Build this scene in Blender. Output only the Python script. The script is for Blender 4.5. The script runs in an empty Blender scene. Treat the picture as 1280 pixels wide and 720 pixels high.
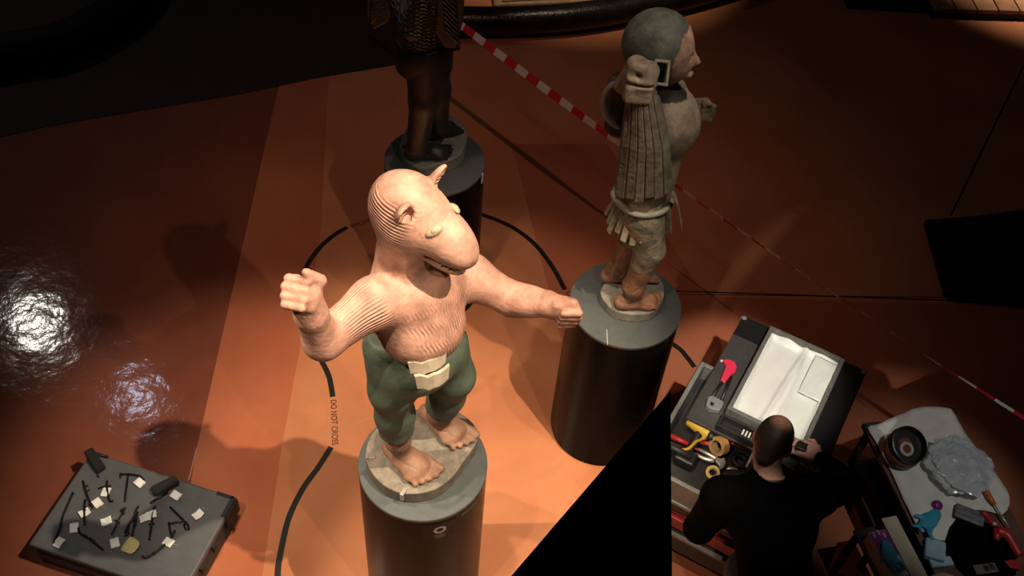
import bpy, bmesh, math, random
import numpy as np
from mathutils import Vector, Matrix, Euler

scene = bpy.context.scene
random.seed(7)
rng = np.random.default_rng(7)

# ------------------------------------------------------------------ camera
TH, RO, F, CH = math.radians(49.1), math.radians(5.42), 1290.0, 5.36
_r = np.array([1.0, 0, 0]); _fw = np.array([0, math.cos(TH), -math.sin(TH)]); _up = np.array([0, math.sin(TH), math.cos(TH)])
CR = math.cos(RO) * _r + math.sin(RO) * _up
CU = -math.sin(RO) * _r + math.cos(RO) * _up
CC = np.array([0, 0, CH])
cam_d = bpy.data.cameras.new('camera')
cam_d.sensor_width = 36.0
cam_d.lens = F / 1280.0 * 36.0
cam_d.clip_start = 0.05
cam = bpy.data.objects.new('camera', cam_d)
scene.collection.objects.link(cam)
cam.matrix_world = Matrix(((CR[0], CU[0], -_fw[0], 0), (CR[1], CU[1], -_fw[1], 0), (CR[2], CU[2], -_fw[2], CH), (0, 0, 0, 1)))
scene.camera = cam

# ------------------------------------------------------------------ world and lamps
w = bpy.data.worlds.new('dark_hall'); scene.world = w
w.use_nodes = True
w.node_tree.nodes['Background'].inputs[0].default_value = (1.0, 0.62, 0.45, 1)
w.node_tree.nodes['Background'].inputs[1].default_value = 0.012
scene.view_settings.view_transform = 'Standard'
scene.view_settings.look = 'None'
scene.view_settings.exposure = 0.0
scene.view_settings.gamma = 1.0
scene.view_settings.use_curve_mapping = False


def spot(name, loc, target, energy, color, angle, blend=0.4, radius=0.04):
    l = bpy.data.lights.new(name, 'SPOT')
    l.energy = energy; l.color = color
    l.spot_size = math.radians(angle); l.spot_blend = blend; l.shadow_soft_size = radius
    o = bpy.data.objects.new(name, l); scene.collection.objects.link(o)
    o.location = loc
    o.rotation_euler = (Vector(target) - Vector(loc)).to_track_quat('-Z', 'Y').to_euler()
    return o


def disc_lamp(name, loc, target, size, energy, color):
    l = bpy.data.lights.new(name, 'AREA')
    l.shape = 'DISK'; l.size = size; l.energy = energy; l.color = color
    o = bpy.data.objects.new(name, l); scene.collection.objects.link(o)
    o.location = loc
    o.rotation_euler = (Vector(target) - Vector(loc)).to_track_quat('-Z', 'Y').to_euler()
    return o


WARM = (1.0, 0.80, 0.58)
spot('overhead_spotlight', (-0.60, 2.15, 7.0), (-0.34, 2.70, 1.2), 650, (1.0, 0.82, 0.62), 30, 0.55, 0.03)
spot('high_right_spotlight', (1.65, 1.75, 6.7), (-0.5, 2.55, 0.8), 1700, WARM, 31, 0.5, 0.03)
spot('high_left_spotlight', (-1.5, 0.25, 6.7), (-0.2, 2.85, 0.6), 420, WARM, 30, 0.5, 0.03)
spot('front_right_spotlight', (2.0, -0.35, 6.6), (-0.55, 2.9, 1.0), 330, WARM, 27, 0.5, 0.03)
spot('left_spotlight', (-3.4, 2.4, 6.2), (0.2, 2.45, 0.1), 1300, WARM, 19, 0.5)
spot('bird_spotlight', (1.9, 2.3, 6.9), (0.62, 3.62, 2.3), 330, (1.0, 0.84, 0.68), 17, 0.6)
spot('scaled_figure_spotlight', (1.6, 3.2, 6.8), (-0.42, 4.5, 1.2), 170, (1.0, 0.86, 0.7), 8, 0.6)
spot('hall_spotlight', (-0.5, 3.6, 7.8), (-0.3, 4.9, 0.0), 230, (1.0, 0.52, 0.40), 52, 1.0)
spot('cart_spotlight', (1.0, 0.3, 6.6), (1.38, 3.42, 0.9), 1700, (1.0, 0.94, 0.82), 9.5, 0.6)
spot('far_cart_spotlight', (-1.9, -3.4, 6.4), (1.55, 3.4, 0.9), 1100, (1.0, 0.95, 0.84), 8.5, 0.5)
spot('table_spotlight', (2.4, 1.2, 6.4), (2.5, 3.05, 0.6), 280, (0.95, 0.97, 0.95), 14, 0.7)
spot('back_spotlight', (1.0, 7.2, 6.0), (0.3, 9.2, 0.0), 620, WARM, 34, 0.6)
spot('deck_spotlight', (5.2, 10.2, 5.6), (5.0, 9.7, 0.0), 2400, WARM, 34, 0.9)
spot('crate_spotlight', (-1.4, 1.2, 6.4), (-1.9, 2.58, 0.2), 260, (1.0, 0.94, 0.89), 11.5, 0.7)
disc_lamp('far_left_lamp', (-6.05, 7.9, 5.36), (-3.0, 3.95, 0), 0.36, 17, (1.0, 0.95, 0.85))
disc_lamp('far_blue_lamp', (-4.45, 6.95, 5.36), (-2.2, 3.5, 0), 0.24, 4.0, (0.72, 0.80, 1.0))

# ------------------------------------------------------------------ helpers
def PR(x, y):
    return _fw + CR * (x - 640) / F - CU * (y - 360) / F


def PZ(x, y, z):                     # where the line of sight meets the height z
    d = PR(x, y); return CC + d * ((z - CH) / d[2])


def PY(x, y, Y):                     # where it meets the upright plane at distance Y
    d = PR(x, y); return CC + d * (Y / d[1])


def V3(*a):
    return np.array(a, float)


def unit(v):
    v = np.asarray(v, float); return v / np.linalg.norm(v)


def link(o):
    scene.collection.objects.link(o); return o


def tag(o, label=None, cat=None, group=None, kind=None):
    if label: o['label'] = label
    if cat: o['category'] = cat
    if group: o['group'] = group
    if kind: o['kind'] = kind
    return o


def thing(name, loc, label, cat, group=None):
    o = link(bpy.data.objects.new(name, None)); o.location = [float(t) for t in loc]
    o.empty_display_size = 0.1
    return tag(o, label, cat, group)


def base_of(o):
    p = np.zeros(3)
    while o is not None:
        p += np.array(o.location); o = o.parent
    return p


def mesh_obj(name, verts, faces, mat, parent=None, smooth=True, origin=None):
    verts = np.asarray(verts, float)
    if parent is not None:
        off = base_of(parent)
    else:
        off = np.array(origin, float) if origin is not None else np.array([(verts[:, 0].min() + verts[:, 0].max()) / 2, (verts[:, 1].min() + verts[:, 1].max()) / 2, verts[:, 2].min()])
    me = bpy.data.meshes.new(name)
    me.from_pydata((verts - off).tolist(), [], [list(map(int, f)) for f in faces])
    me.update()
    o = bpy.data.objects.new(name, me); link(o)
    if parent is not None: o.parent = parent
    else: o.location = off
    for m in (mat if isinstance(mat, (list, tuple)) else [mat]):
        me.materials.append(m)
    if smooth: me.polygons.foreach_set('use_smooth', [True] * len(me.polygons))
    return o


def bevel(o, w, n=2, ang=35):
    m = o.modifiers.new('bevel', 'BEVEL'); m.width = w; m.segments = n; m.limit_method = 'ANGLE'; m.angle_limit = math.radians(ang)
    return o


def frame(d, up=(0, 0, 1)):
    d = unit(d); u = np.array(up, float)
    if abs(np.dot(d, u)) > 0.97: u = np.array([1.0, 0, 0])
    a = unit(np.cross(u, d)); b = np.cross(d, a)
    return a, b, d


class MB:
    def __init__(s): s.v = []; s.f = []; s.m = []
    def add(s, vs, fs, mi=0):
        n = len(s.v); s.v += [tuple(map(float, p)) for p in vs]; s.f += [tuple(i + n for i in f) for f in fs]; s.m += [mi] * len(fs); return s
    def box(s, c, size, ax=None, mi=0):
        c = np.array(c, float); hx, hy, hz = [t / 2 for t in size]
        A = ax if ax is not None else (V3(1, 0, 0), V3(0, 1, 0), V3(0, 0, 1))
        vs = [c + A[0] * hx * i + A[1] * hy * j + A[2] * hz * k for k in (-1, 1) for j in (-1, 1) for i in (-1, 1)]
        fs = [(0, 2, 3, 1), (4, 5, 7, 6), (0, 1, 5, 4), (2, 6, 7, 3), (0, 4, 6, 2), (1, 3, 7, 5)]
        return s.add(vs, fs, mi)
    def tube(s, pts, r, n=10, cap=True, mi=0, closed=False, flat=None):
        pts = [np.array(p, float) for p in pts]; m = len(pts)
        rs = r if hasattr(r, '__len__') else [r] * m
        vs = []; prev = None
        for i, p in enumerate(pts):
            if closed: d = pts[(i + 1) % m] - pts[i - 1]
            else: d = pts[min(i + 1, m - 1)] - pts[max(i - 1, 0)]
            d = unit(d)
            if prev is None: a, b, _ = frame(d)
            else:
                a = prev - d * np.dot(prev, d)
                a = unit(a) if np.linalg.norm(a) > 1e-6 else frame(d)[0]
                b = np.cross(d, a)
            prev = a
            for k in range(n):
                t = 2 * math.pi * k / n
                vs.append(p + rs[i] * (a * math.cos(t) + b * math.sin(t) * (flat or 1)))
        fs = []
        for i in range(m if closed else m - 1):
            j = (i + 1) % m
            for k in range(n): fs.append((i * n + k, i * n + (k + 1) % n, j * n + (k + 1) % n, j * n + k))
        if cap and not closed:
            fs.append(tuple(range(n - 1, -1, -1))); fs.append(tuple((m - 1) * n + k for k in range(n)))
        return s.add(vs, fs, mi)
    def lathe(s, c, prof, n=32, d=(0, 0, 1), mi=0, cap=True):
        a, b, d = frame(d); c = np.array(c, float); vs = []
        for (r, z) in prof:
            for k in range(n):
                t = 2 * math.pi * k / n; vs.append(c + d * z + r * (a * math.cos(t) + b * math.sin(t)))
        fs = []
        for i in range(len(prof) - 1):
            for k in range(n): fs.append((i * n + k, i * n + (k + 1) % n, (i + 1) * n + (k + 1) % n, (i + 1) * n + k))
        if cap:
            fs.append(tuple(range(n - 1, -1, -1))); fs.append(tuple((len(prof) - 1) * n + k for k in range(n)))
        return s.add(vs, fs, mi)
    def ring(s, c, R, r, d=(0, 0, 1), n=28, k=8, mi=0, a0=0, a1=2 * math.pi, sx=1, sy=1):
        a, b, d = frame(d); c = np.array(c, float)
        full = abs(a1 - a0 - 2 * math.pi) < 1e-6
        cnt = n if full else n + 1
        return s.tube([c + R * (a * sx * math.cos(a0 + (a1 - a0) * i / n) + b * sy * math.sin(a0 + (a1 - a0) * i / n)) for i in range(cnt)], r, k, not full, mi, full)
    def prism(s, poly, z0, z1, mi=0):
        n = len(poly); vs = [(p[0], p[1], z0) for p in poly] + [(p[0], p[1], z1) for p in poly]
        A = sum(poly[i][0] * poly[(i + 1) % n][1] - poly[(i + 1) % n][0] * poly[i][1] for i in range(n))
        if A < 0: vs = [(p[0], p[1], z0) for p in poly[::-1]] + [(p[0], p[1], z1) for p in poly[::-1]]
        fs = [tuple(range(n - 1, -1, -1)), tuple(range(n, 2 * n))] + [(i, (i + 1) % n, n + (i + 1) % n, n + i) for i in range(n)]
        return s.add(vs, fs, mi)
    def plate(s, poly, nrm, t, mi=0):           # flat outline in space given a thickness along nrm
        n = len(poly); nrm = unit(nrm) * t / 2; P = [np.array(p, float) for p in poly]
        vs = [p - nrm for p in P] + [p + nrm for p in P]
        fs = [tuple(range(n - 1, -1, -1)), tuple(range(n, 2 * n))] + [(i, (i + 1) % n, n + (i + 1) % n, n + i) for i in range(n)]
        return s.add(vs, fs, mi)
    def ball(s, c, r, n=14, m=9, ax=None, mi=0):
        c = np.array(c, float); r = r if hasattr(r, '__len__') else (r, r, r)
        A = ax if ax is not None else (V3(1, 0, 0), V3(0, 1, 0), V3(0, 0, 1))
        vs = [c - A[2] * r[2]]
        for j in range(1, m):
            p = -math.pi / 2 + math.pi * j / m
            for k in range(n):
                t = 2 * math.pi * k / n
                vs.append(c + A[0] * r[0] * math.cos(p) * math.cos(t) + A[1] * r[1] * math.cos(p) * math.sin(t) + A[2] * r[2] * math.sin(p))
        vs.append(c + A[2] * r[2]); L = len(vs) - 1
        fs = [(0, 1 + (k + 1) % n, 1 + k) for k in range(n)]
        for j in range(m - 2):
            for k in range(n): fs.append((1 + j * n + k, 1 + j * n + (k + 1) % n, 1 + (j + 1) * n + (k + 1) % n, 1 + (j + 1) * n + k))
        fs += [(L, 1 + (m - 2) * n + k, 1 + (m - 2) * n + (k + 1) % n) for k in range(n)]
        return s.add(vs, fs, mi)
    def build(s, name, mat, parent=None, smooth=False, bev=0, seg=2, origin=None):
        o = mesh_obj(name, s.v, s.f, mat, parent, smooth, origin)
        if isinstance(mat, (list, tuple)): o.data.polygons.foreach_set('material_index', s.m)
        if bev: bevel(o, bev, seg)
        return o


def shade_auto(o, ang=40):
    me = o.data
    me.polygons.foreach_set('use_smooth', [True] * len(me.polygons))
    try: me.set_sharp_from_angle(angle=math.radians(ang))
    except Exception: pass
    return o


# ---- implicit solids, meshed with surface nets (continuous carved figures)
def smin(a, b, k):
    h = np.clip(0.5 + 0.5 * (b - a) / k, 0, 1); return b + (a - b) * h - k * h * (1 - h)


class Vol:
    def __init__(s, lo, hi, h):
        s.lo = np.array(lo, float); s.h = h
        s.n = np.ceil((np.array(hi) - s.lo) / h).astype(int) + 1
        s.ax = [(s.lo[i] + h * np.arange(s.n[i])).astype(np.float32) for i in range(3)]
        s.f = np.full(s.n, 0.25, np.float32)
    def _r(s, lo, hi):
        a = np.maximum(np.floor((np.array(lo) - s.lo) / s.h).astype(int), 0)
        b = np.minimum(np.ceil((np.array(hi) - s.lo) / s.h).astype(int) + 1, s.n)
        sl = tuple(slice(int(a[i]), int(max(b[i], a[i]))) for i in range(3))
        return sl, (s.ax[0][sl[0]][:, None, None], s.ax[1][sl[1]][None, :, None], s.ax[2][sl[2]][None, None, :])
    def op(s, fn, lo, hi, k, sub=False):
        m = k + 3 * s.h + 0.01
        sl, (X, Y, Z) = s._r(np.array(lo) - m, np.array(hi) + m)
        if s.f[sl].size == 0: return s
        d = fn(X, Y, Z).astype(np.float32)
        if sub: s.f[sl] = -smin(-s.f[sl], d, max(k, 1e-4))
        else: s.f[sl] = smin(s.f[sl], d, max(k, 1e-4))
        return s
    def cap(s, a, b, ra, rb=None, k=0.02, sub=False):
        rb = ra if rb is None else rb; a = np.array(a, float); b = np.array(b, float); ba = b - a; L = max(float(ba @ ba), 1e-9); R = max(ra, rb)
        def fn(X, Y, Z):
            px, py, pz = X - a[0], Y - a[1], Z - a[2]
            t = np.clip((px * ba[0] + py * ba[1] + pz * ba[2]) / L, 0, 1)
            return np.sqrt((px - t * ba[0]) ** 2 + (py - t * ba[1]) ** 2 + (pz - t * ba[2]) ** 2) - (ra + (rb - ra) * t)
        return s.op(fn, np.minimum(a, b) - R, np.maximum(a, b) + R, k, sub)
    def ell(s, c, r, ax=None, k=0.02, sub=False):
        c = np.array(c, float); A = np.array(ax if ax is not None else np.eye(3), float); R = max(r)
        def fn(X, Y, Z):
            px, py, pz = X - c[0], Y - c[1], Z - c[2]
            q = [(px * A[i][0] + py * A[i][1] + pz * A[i][2]) for i in range(3)]
            k0 = np.sqrt(sum((q[i] / r[i]) ** 2 for i in range(3))) + 1e-6
            k1 = np.sqrt(sum((q[i] / r[i] ** 2) ** 2 for i in range(3))) + 1e-6
            return k0 * (k0 - 1) / k1
        return s.op(fn, c - R, c + R, k, sub)
    def box(s, c, hs, ax=None, rad=0.01, k=0.02, sub=False):
        c = np.array(c, float); A = np.array(ax if ax is not None else np.eye(3), float); R = float(np.linalg.norm(hs)) + rad
        def fn(X, Y, Z):
            px, py, pz = X - c[0], Y - c[1], Z - c[2]
            q = [np.abs(px * A[i][0] + py * A[i][1] + pz * A[i][2]) - hs[i] for i in range(3)]
            return np.sqrt(sum(np.maximum(t, 0) ** 2 for t in q)) + np.minimum(np.maximum(q[0], np.maximum(q[1], q[2])), 0) - rad
        return s.op(fn, c - R, c + R, k, sub)
    def half(s, p, nrm, k=0.004):           # cut away what lies beyond the plane
        n = unit(nrm); p = np.array(p, float)
        X, Y, Z = s.ax[0][:, None, None], s.ax[1][None, :, None], s.ax[2][None, None, :]
        d = (X - p[0]) * n[0] + (Y - p[1]) * n[1] + (Z - p[2]) * n[2]
        s.f = -smin(-s.f, -d, k); return s
    def mesh(s, relax=2):
        f = s.f.copy()
        for ax in range(3):
            for e in (0, -1):
                ix = [slice(None)] * 3; ix[ax] = e; f[tuple(ix)] = np.maximum(f[tuple(ix)], 0.01)
        ins = f < 0
        c = np.zeros(np.array(f.shape) - 1, np.int8)
        for i in (0, 1):
            for j in (0, 1):
                for k in (0, 1):
                    c += ins[i:f.shape[0] - 1 + i, j:f.shape[1] - 1 + j, k:f.shape[2] - 1 + k]
        cells = np.argwhere((c > 0) & (c < 8))
        idx = np.full(c.shape, -1, np.int64); idx[tuple(cells.T)] = np.arange(len(cells))
        acc = np.zeros((len(cells), 3)); cnt = np.zeros(len(cells))
        corners = [(i, j, k) for i in (0, 1) for j in (0, 1) for k in (0, 1)]
        val = {q: f[cells[:, 0] + q[0], cells[:, 1] + q[1], cells[:, 2] + q[2]] for q in corners}
        for q in corners:
            for ax in range(3):
                if q[ax] == 0:
                    q2 = list(q); q2[ax] = 1; q2 = tuple(q2)
                    a, b = val[q], val[q2]; m = (a < 0) != (b < 0)
                    t = np.where(m, a / np.where(m, a - b, 1), 0)
                    p = np.tile(np.array(q, float), (len(cells), 1)); p[:, ax] = t
                    acc[m] += p[m]; cnt[m] += 1
        verts = s.lo + (cells + acc / cnt[:, None]) * s.h
        quads = []
        for ax in range(3):
            sl0 = [slice(None)] * 3; sl1 = [slice(None)] * 3
            sl0[ax] = slice(0, -1); sl1[ax] = slice(1, None)
            A = ins[tuple(sl0)]; Bm = ins[tuple(sl1)]
            e = np.argwhere(A != Bm)
            u, v = (ax + 1) % 3, (ax + 2) % 3
            ok = (e[:, u] > 0) & (e[:, v] > 0) & (e[:, u] < f.shape[u] - 1) & (e[:, v] < f.shape[v] - 1)
            e = e[ok]
            def cell(du, dv):
                g = e.copy(); g[:, u] -= du; g[:, v] -= dv; return idx[g[:, 0], g[:, 1], g[:, 2]]
            q = np.stack([cell(1, 1), cell(0, 1), cell(0, 0), cell(1, 0)], 1)
            flip = ~A[e[:, 0], e[:, 1], e[:, 2]]
            q[flip] = q[flip][:, ::-1]
            quads.append(q)
        quads = np.concatenate(quads)
        quads = quads[(quads >= 0).all(1)]
        for _ in range(relax):
            acc = np.zeros_like(verts); cn = np.zeros(len(verts))
            for i in range(4):
                a, b = quads[:, i], quads[:, (i + 1) % 4]
                np.add.at(acc, a, verts[b]); np.add.at(cn, a, 1)
            verts = verts * 0.5 + 0.5 * acc / np.maximum(cn, 1)[:, None]
        return verts, quads
    def build(s, name, mat, parent, color=None, relax=1, phase=None):
        v, q = s.mesh(relax)
        off = base_of(parent) if parent is not None else np.array([v[:, 0].mean(), v[:, 1].mean(), v[:, 2].min()])
        me = bpy.data.meshes.new(name)
        me.vertices.add(len(v)); me.vertices.foreach_set('co', (v - off).astype(np.float32).ravel())
        me.loops.add(len(q) * 4); me.loops.foreach_set('vertex_index', q.astype(np.int32).ravel())
        me.polygons.add(len(q)); me.polygons.foreach_set('loop_start', np.arange(0, len(q) * 4, 4, dtype=np.int32))
        me.polygons.foreach_set('loop_total', np.full(len(q), 4, np.int32))
        me.polygons.foreach_set('use_smooth', np.ones(len(q), bool))
        me.update(calc_edges=True); me.validate()
        for m in (mat if isinstance(mat, (list, tuple)) else [mat]): me.materials.append(m)
        if color is not None:
            c = np.ones((len(v), 4), np.float32); c[:, :3] = color(v)
            at = me.attributes.new('paint', 'FLOAT_COLOR', 'POINT'); at.data.foreach_set('color', c.ravel())
        if phase is not None:
            ph, mk = phase(v)
            at = me.attributes.new('groove', 'FLOAT', 'POINT'); at.data.foreach_set('value', ph.astype(np.float32))
            at = me.attributes.new('groove_depth', 'FLOAT', 'POINT'); at.data.foreach_set('value', mk.astype(np.float32))
        o = bpy.data.objects.new(name, me); link(o)
        if parent is not None: o.parent = parent
        else: o.location = off
        return o


# ------------------------------------------------------------------ materials
_M = {}
def mat(name, col, rough=0.5, metal=0.0, var=0.0, scale=20.0, bump=0.0, bscale=60.0, spec=0.5, alpha=1.0, trans=0.0, emit=None, attr=None, groove=0.0, coat=0.0, rvar=0.0, detail=4):
    if name in _M: return _M[name]
    m = bpy.data.materials.new(name); m.use_nodes = True; _M[name] = m
    nt = m.node_tree; N = nt.nodes; L = nt.links; b = N['Principled BSDF']
    b.inputs['Roughness'].default_value = rough; b.inputs['Metallic'].default_value = metal
    b.inputs['Specular IOR Level'].default_value = spec; b.inputs['Coat Weight'].default_value = coat
    b.inputs['Base Color'].default_value = (*col, 1)
    b.inputs['Transmission Weight'].default_value = trans; b.inputs['Alpha'].default_value = alpha
    tc = N.new('ShaderNodeTexCoord')
    src = None
    if attr:
        a = N.new('ShaderNodeAttribute'); a.attribute_name = attr; src = a.outputs['Color']
    if var > 0:
        no = N.new('ShaderNodeTexNoise'); no.inputs['Scale'].default_value = scale; no.inputs['Detail'].default_value = detail; no.inputs['Roughness'].default_value = 0.62
        L.new(tc.outputs['Object'], no.inputs['Vector'])
        mr = N.new('ShaderNodeMapRange'); mr.inputs[1].default_value = 0.3; mr.inputs[2].default_value = 0.7; mr.inputs[3].default_value = 1 - var; mr.inputs[4].default_value = 1 + var
        L.new(no.outputs[0], mr.inputs[0])
        mx = N.new('ShaderNodeMix'); mx.data_type = 'RGBA'; mx.blend_type = 'MULTIPLY'; mx.inputs[0].default_value = 1
        if src: L.new(src, mx.inputs[6])
        else: mx.inputs[6].default_value = (*col, 1)
        cb = N.new('ShaderNodeCombineColor'); [L.new(mr.outputs[0], cb.inputs[i]) for i in range(3)]
        L.new(cb.outputs[0], mx.inputs[7]); src = mx.outputs[2]
        if rvar > 0:
            r2 = N.new('ShaderNodeMapRange'); r2.inputs[1].default_value = 0.3; r2.inputs[2].default_value = 0.7; r2.inputs[3].default_value = rough - rvar; r2.inputs[4].default_value = rough + rvar
            L.new(no.outputs[0], r2.inputs[0]); L.new(r2.outputs[0], b.inputs['Roughness'])
    if src: L.new(src, b.inputs['Base Color'])
    nrm = None
    if bump > 0:
        n2 = N.new('ShaderNodeTexNoise'); n2.inputs['Scale'].default_value = bscale; n2.inputs['Detail'].default_value = 3
        L.new(tc.outputs['Object'], n2.inputs['Vector'])
        bp = N.new('ShaderNodeBump'); bp.inputs['Strength'].default_value = 1; bp.inputs['Distance'].default_value = bump
        L.new(n2.outputs[0], bp.inputs['Height']); nrm = bp.outputs[0]
    if groove > 0:
        g = N.new('ShaderNodeAttribute'); g.attribute_name = 'groove'
        gd = N.new('ShaderNodeAttribute'); gd.attribute_name = 'groove_depth'
        sn = N.new('ShaderNodeMath'); sn.operation = 'SINE'; L.new(g.outputs['Fac'], sn.inputs[0])
        pw = N.new('ShaderNodeMath'); pw.operation = 'MULTIPLY'; L.new(sn.outputs[0], pw.inputs[0]); L.new(gd.outputs['Fac'], pw.inputs[1])
        bp2 = N.new('ShaderNodeBump'); bp2.inputs['Strength'].default_value = 1; bp2.inputs['Distance'].default_value = groove
        L.new(pw.outputs[0], bp2.inputs['Height'])
        if nrm: L.new(nrm, bp2.inputs['Normal'])
        nrm = bp2.outputs[0]
    if nrm: L.new(nrm, b.inputs['Normal'])
    if emit:
        b.inputs['Emission Color'].default_value = (*emit[0], 1); b.inputs['Emission Strength'].default_value = emit[1]
    return m


def floor_mat(name, col, col2, rough=0.3, bump=0.004):
    m = bpy.data.materials.new(name); m.use_nodes = True
    nt = m.node_tree; N = nt.nodes; L = nt.links; b = N['Principled BSDF']
    tc = N.new('ShaderNodeTexCoord')
    a = N.new('ShaderNodeTexNoise'); a.inputs['Scale'].default_value = 1.1; a.inputs['Detail'].default_value = 6; a.inputs['Roughness'].default_value = 0.6
    L.new(tc.outputs['Object'], a.inputs['Vector'])
    r = N.new('ShaderNodeValToRGB'); r.color_ramp.elements[0].position = 0.35; r.color_ramp.elements[0].color = (*col, 1); r.color_ramp.elements[1].position = 0.68; r.color_ramp.elements[1].color = (*col2, 1)
    L.new(a.outputs[0], r.inputs[0]); L.new(r.outputs[0], b.inputs['Base Color'])
    b.inputs['Roughness'].default_value = rough; b.inputs['Specular IOR Level'].default_value = 0.45
    n2 = N.new('ShaderNodeTexNoise'); n2.inputs['Scale'].default_value = 7; n2.inputs['Detail'].default_value = 4; L.new(tc.outputs['Object'], n2.inputs['Vector'])
    bp = N.new('ShaderNodeBump'); bp.inputs['Strength'].default_value = 1; bp.inputs['Distance'].default_value = bump
    L.new(n2.outputs[0], bp.inputs['Height']); L.new(bp.outputs[0], b.inputs['Normal'])
    return m


# ------------------------------------------------------------------ floor
FLOOR = floor_mat('red_resin_floor', (0.46, 0.168, 0.076), (0.58, 0.240, 0.118), 0.28)
fl = MB().box((0, 6, -0.05), (26, 26, 0.1)).build('floor', FLOOR, origin=(0, 6, -0.1))
tag(fl, 'red-brown resin museum floor with a soft sheen', None, kind='structure')

# ------------------------------------------------------------------ pedestals
BLACKP = mat('black_satin_paint', (0.004, 0.0038, 0.0038), 0.24, var=0.25, scale=6, rvar=0.03, detail=3, spec=0.04)
GREYTOP = mat('lit_grey_top', (0.075, 0.085, 0.085), 0.55, var=0.12, scale=30)  # matt grey top, its colour made paler for the light from above
HP = 1.18
PED = {'lion': (-0.335, 2.50), 'bird': (0.612, 3.59), 'shark': (-0.532, 4.57)}


def pedestal(xy, label):
    t = thing('pedestal', (xy[0], xy[1], 0), label, 'pedestal', 'round black museum pedestals')
    x, y = xy
    shade_auto(MB().lathe((x, y, 0), [(0.29, 0.0), (0.29, 0.03), (0.299, 0.035), (0.299, HP - 0.02)], 72).build('drum', BLACKP, t))
    shade_auto(MB().lathe((x, y, 0), [(0.299, HP - 0.02), (0.3, HP - 0.014), (0.3, HP - 0.003), (0.297, HP)], 72).build('top', GREYTOP, t))
    return t


ped_l = pedestal(PED['lion'], 'black cylindrical pedestal under the carved lion figure, ring emblem on its side')
ped_b = pedestal(PED['bird'], 'black cylindrical pedestal with grey top under the feathered figure beside the tool cart')
ped_s = pedestal(PED['shark'], 'black cylindrical pedestal under the dark figure, half hidden by the lion head')

# ------------------------------------------------------------------ lion figure
def polyline(pts, n):
    """smooth curve through points"""
    P = np.array(pts, float); m = len(P); out = []
    for i in range(m - 1):
        p0, p1, p2, p3 = P[max(i - 1, 0)], P[i], P[i + 1], P[min(i + 2, m - 1)]
        for k in range(n):
            t = k / n
            out.append(0.5 * ((2 * p1) + (-p0 + p2) * t + (2 * p0 - 5 * p1 + 4 * p2 - p3) * t * t + (-p0 + 3 * p1 - 3 * p2 + p3) * t ** 3))
    out.append(P[-1]); return np.array(out)


def closed_curve(pts, n):
    P = np.array(pts, float); m = len(P); out = []
    for i in range(m):
        p0, p1, p2, p3 = P[i - 1], P[i], P[(i + 1) % m], P[(i + 2) % m]
        for k in range(n):
            t = k / n
            out.append(0.5 * ((2 * p1) + (-p0 + p2) * t + (2 * p0 - 5 * p1 + 4 * p2 - p3) * t * t + (-p0 + 3 * p1 - 3 * p2 + p3) * t ** 3))
    return np.array(out)


def fist(v, c, u, vv, ww, s=1.0, thumb=True):
    u, vv, ww = unit(u), unit(vv), unit(ww)
    c = np.array(c, float)
    v.box(c, (0.030 * s, 0.040 * s, 0.018 * s), (u, vv, ww), 0.014 * s, 0.012)
    for i, o in enumerate((0.045, 0.016, -0.014, -0.043)):
        ln = (1.0, 1.08, 1.02, 0.9)[i]
        K = c + u * 0.038 * s + vv * o * s - ww * 0.014 * s
        M = c + u * 0.062 * s * ln + vv * o * s + ww * 0.030 * s
        T = c - u * 0.004 * s + vv * o * s + ww * 0.052 * s
        v.cap(K, M, 0.0165 * s, 0.0155 * s, 0.005); v.cap(M, T, 0.0155 * s, 0.0145 * s, 0.004)
    if not thumb: return
    a = c - u * 0.035 * s + vv * 0.045 * s + ww * 0.012 * s
    b = c + u * 0.012 * s + vv * 0.068 * s + ww * 0.026 * s
    e = c + u * 0.030 * s + vv * 0.060 * s + ww * 0.062 * s
    v.cap(a, b, 0.022 * s, 0.018 * s, 0.01); v.cap(b, e, 0.018 * s, 0.015 * s, 0.006)


def foot(v, heel, toe, ankle, wd=0.105, h=0.075, side=1):
    """side = +1: big toe on the left of the walking direction"""
    heel = np.array(heel, float); toe = np.array(toe, float); d = toe - heel; d[2] = 0; L = np.linalg.norm(d); d = d / L
    n = np.array([-d[1], d[0], 0]) * side; z0 = heel[2]
    up = V3(0, 0, 1)
    v.ell(heel + d * 0.035 + up * 0.04, (0.05, 0.042, 0.045), (d, n, up), 0.03)
    v.ell(heel + d * L * 0.48 + up * 0.042, (L * 0.36, wd * 0.42, 0.045), (d, n, up), 0.03)
    v.cap(ankle, heel + d * L * 0.38 + up * 0.055, 0.055, 0.038, 0.035)
    v.ell(heel + d * L * 0.68 + up * 0.03, (L * 0.155, wd * 0.54, 0.031), (d, n, up), 0.03)
    for i in range(5):
        o = (0.40, 0.19, 0.0, -0.185, -0.36)[i] * wd
        ln = (0.0, 0.004, -0.006, -0.02, -0.036)[i]; r = (0.0185, 0.016, 0.015, 0.0145, 0.0135)[i] * wd / 0.145
        a = heel + d * (L * 0.74) + n * o + up * 0.030
        b = heel + d * (L - 0.012 + ln) + n * o * 1.12 + up * 0.016
        v.cap(a, b, r, r, 0.003)


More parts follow.
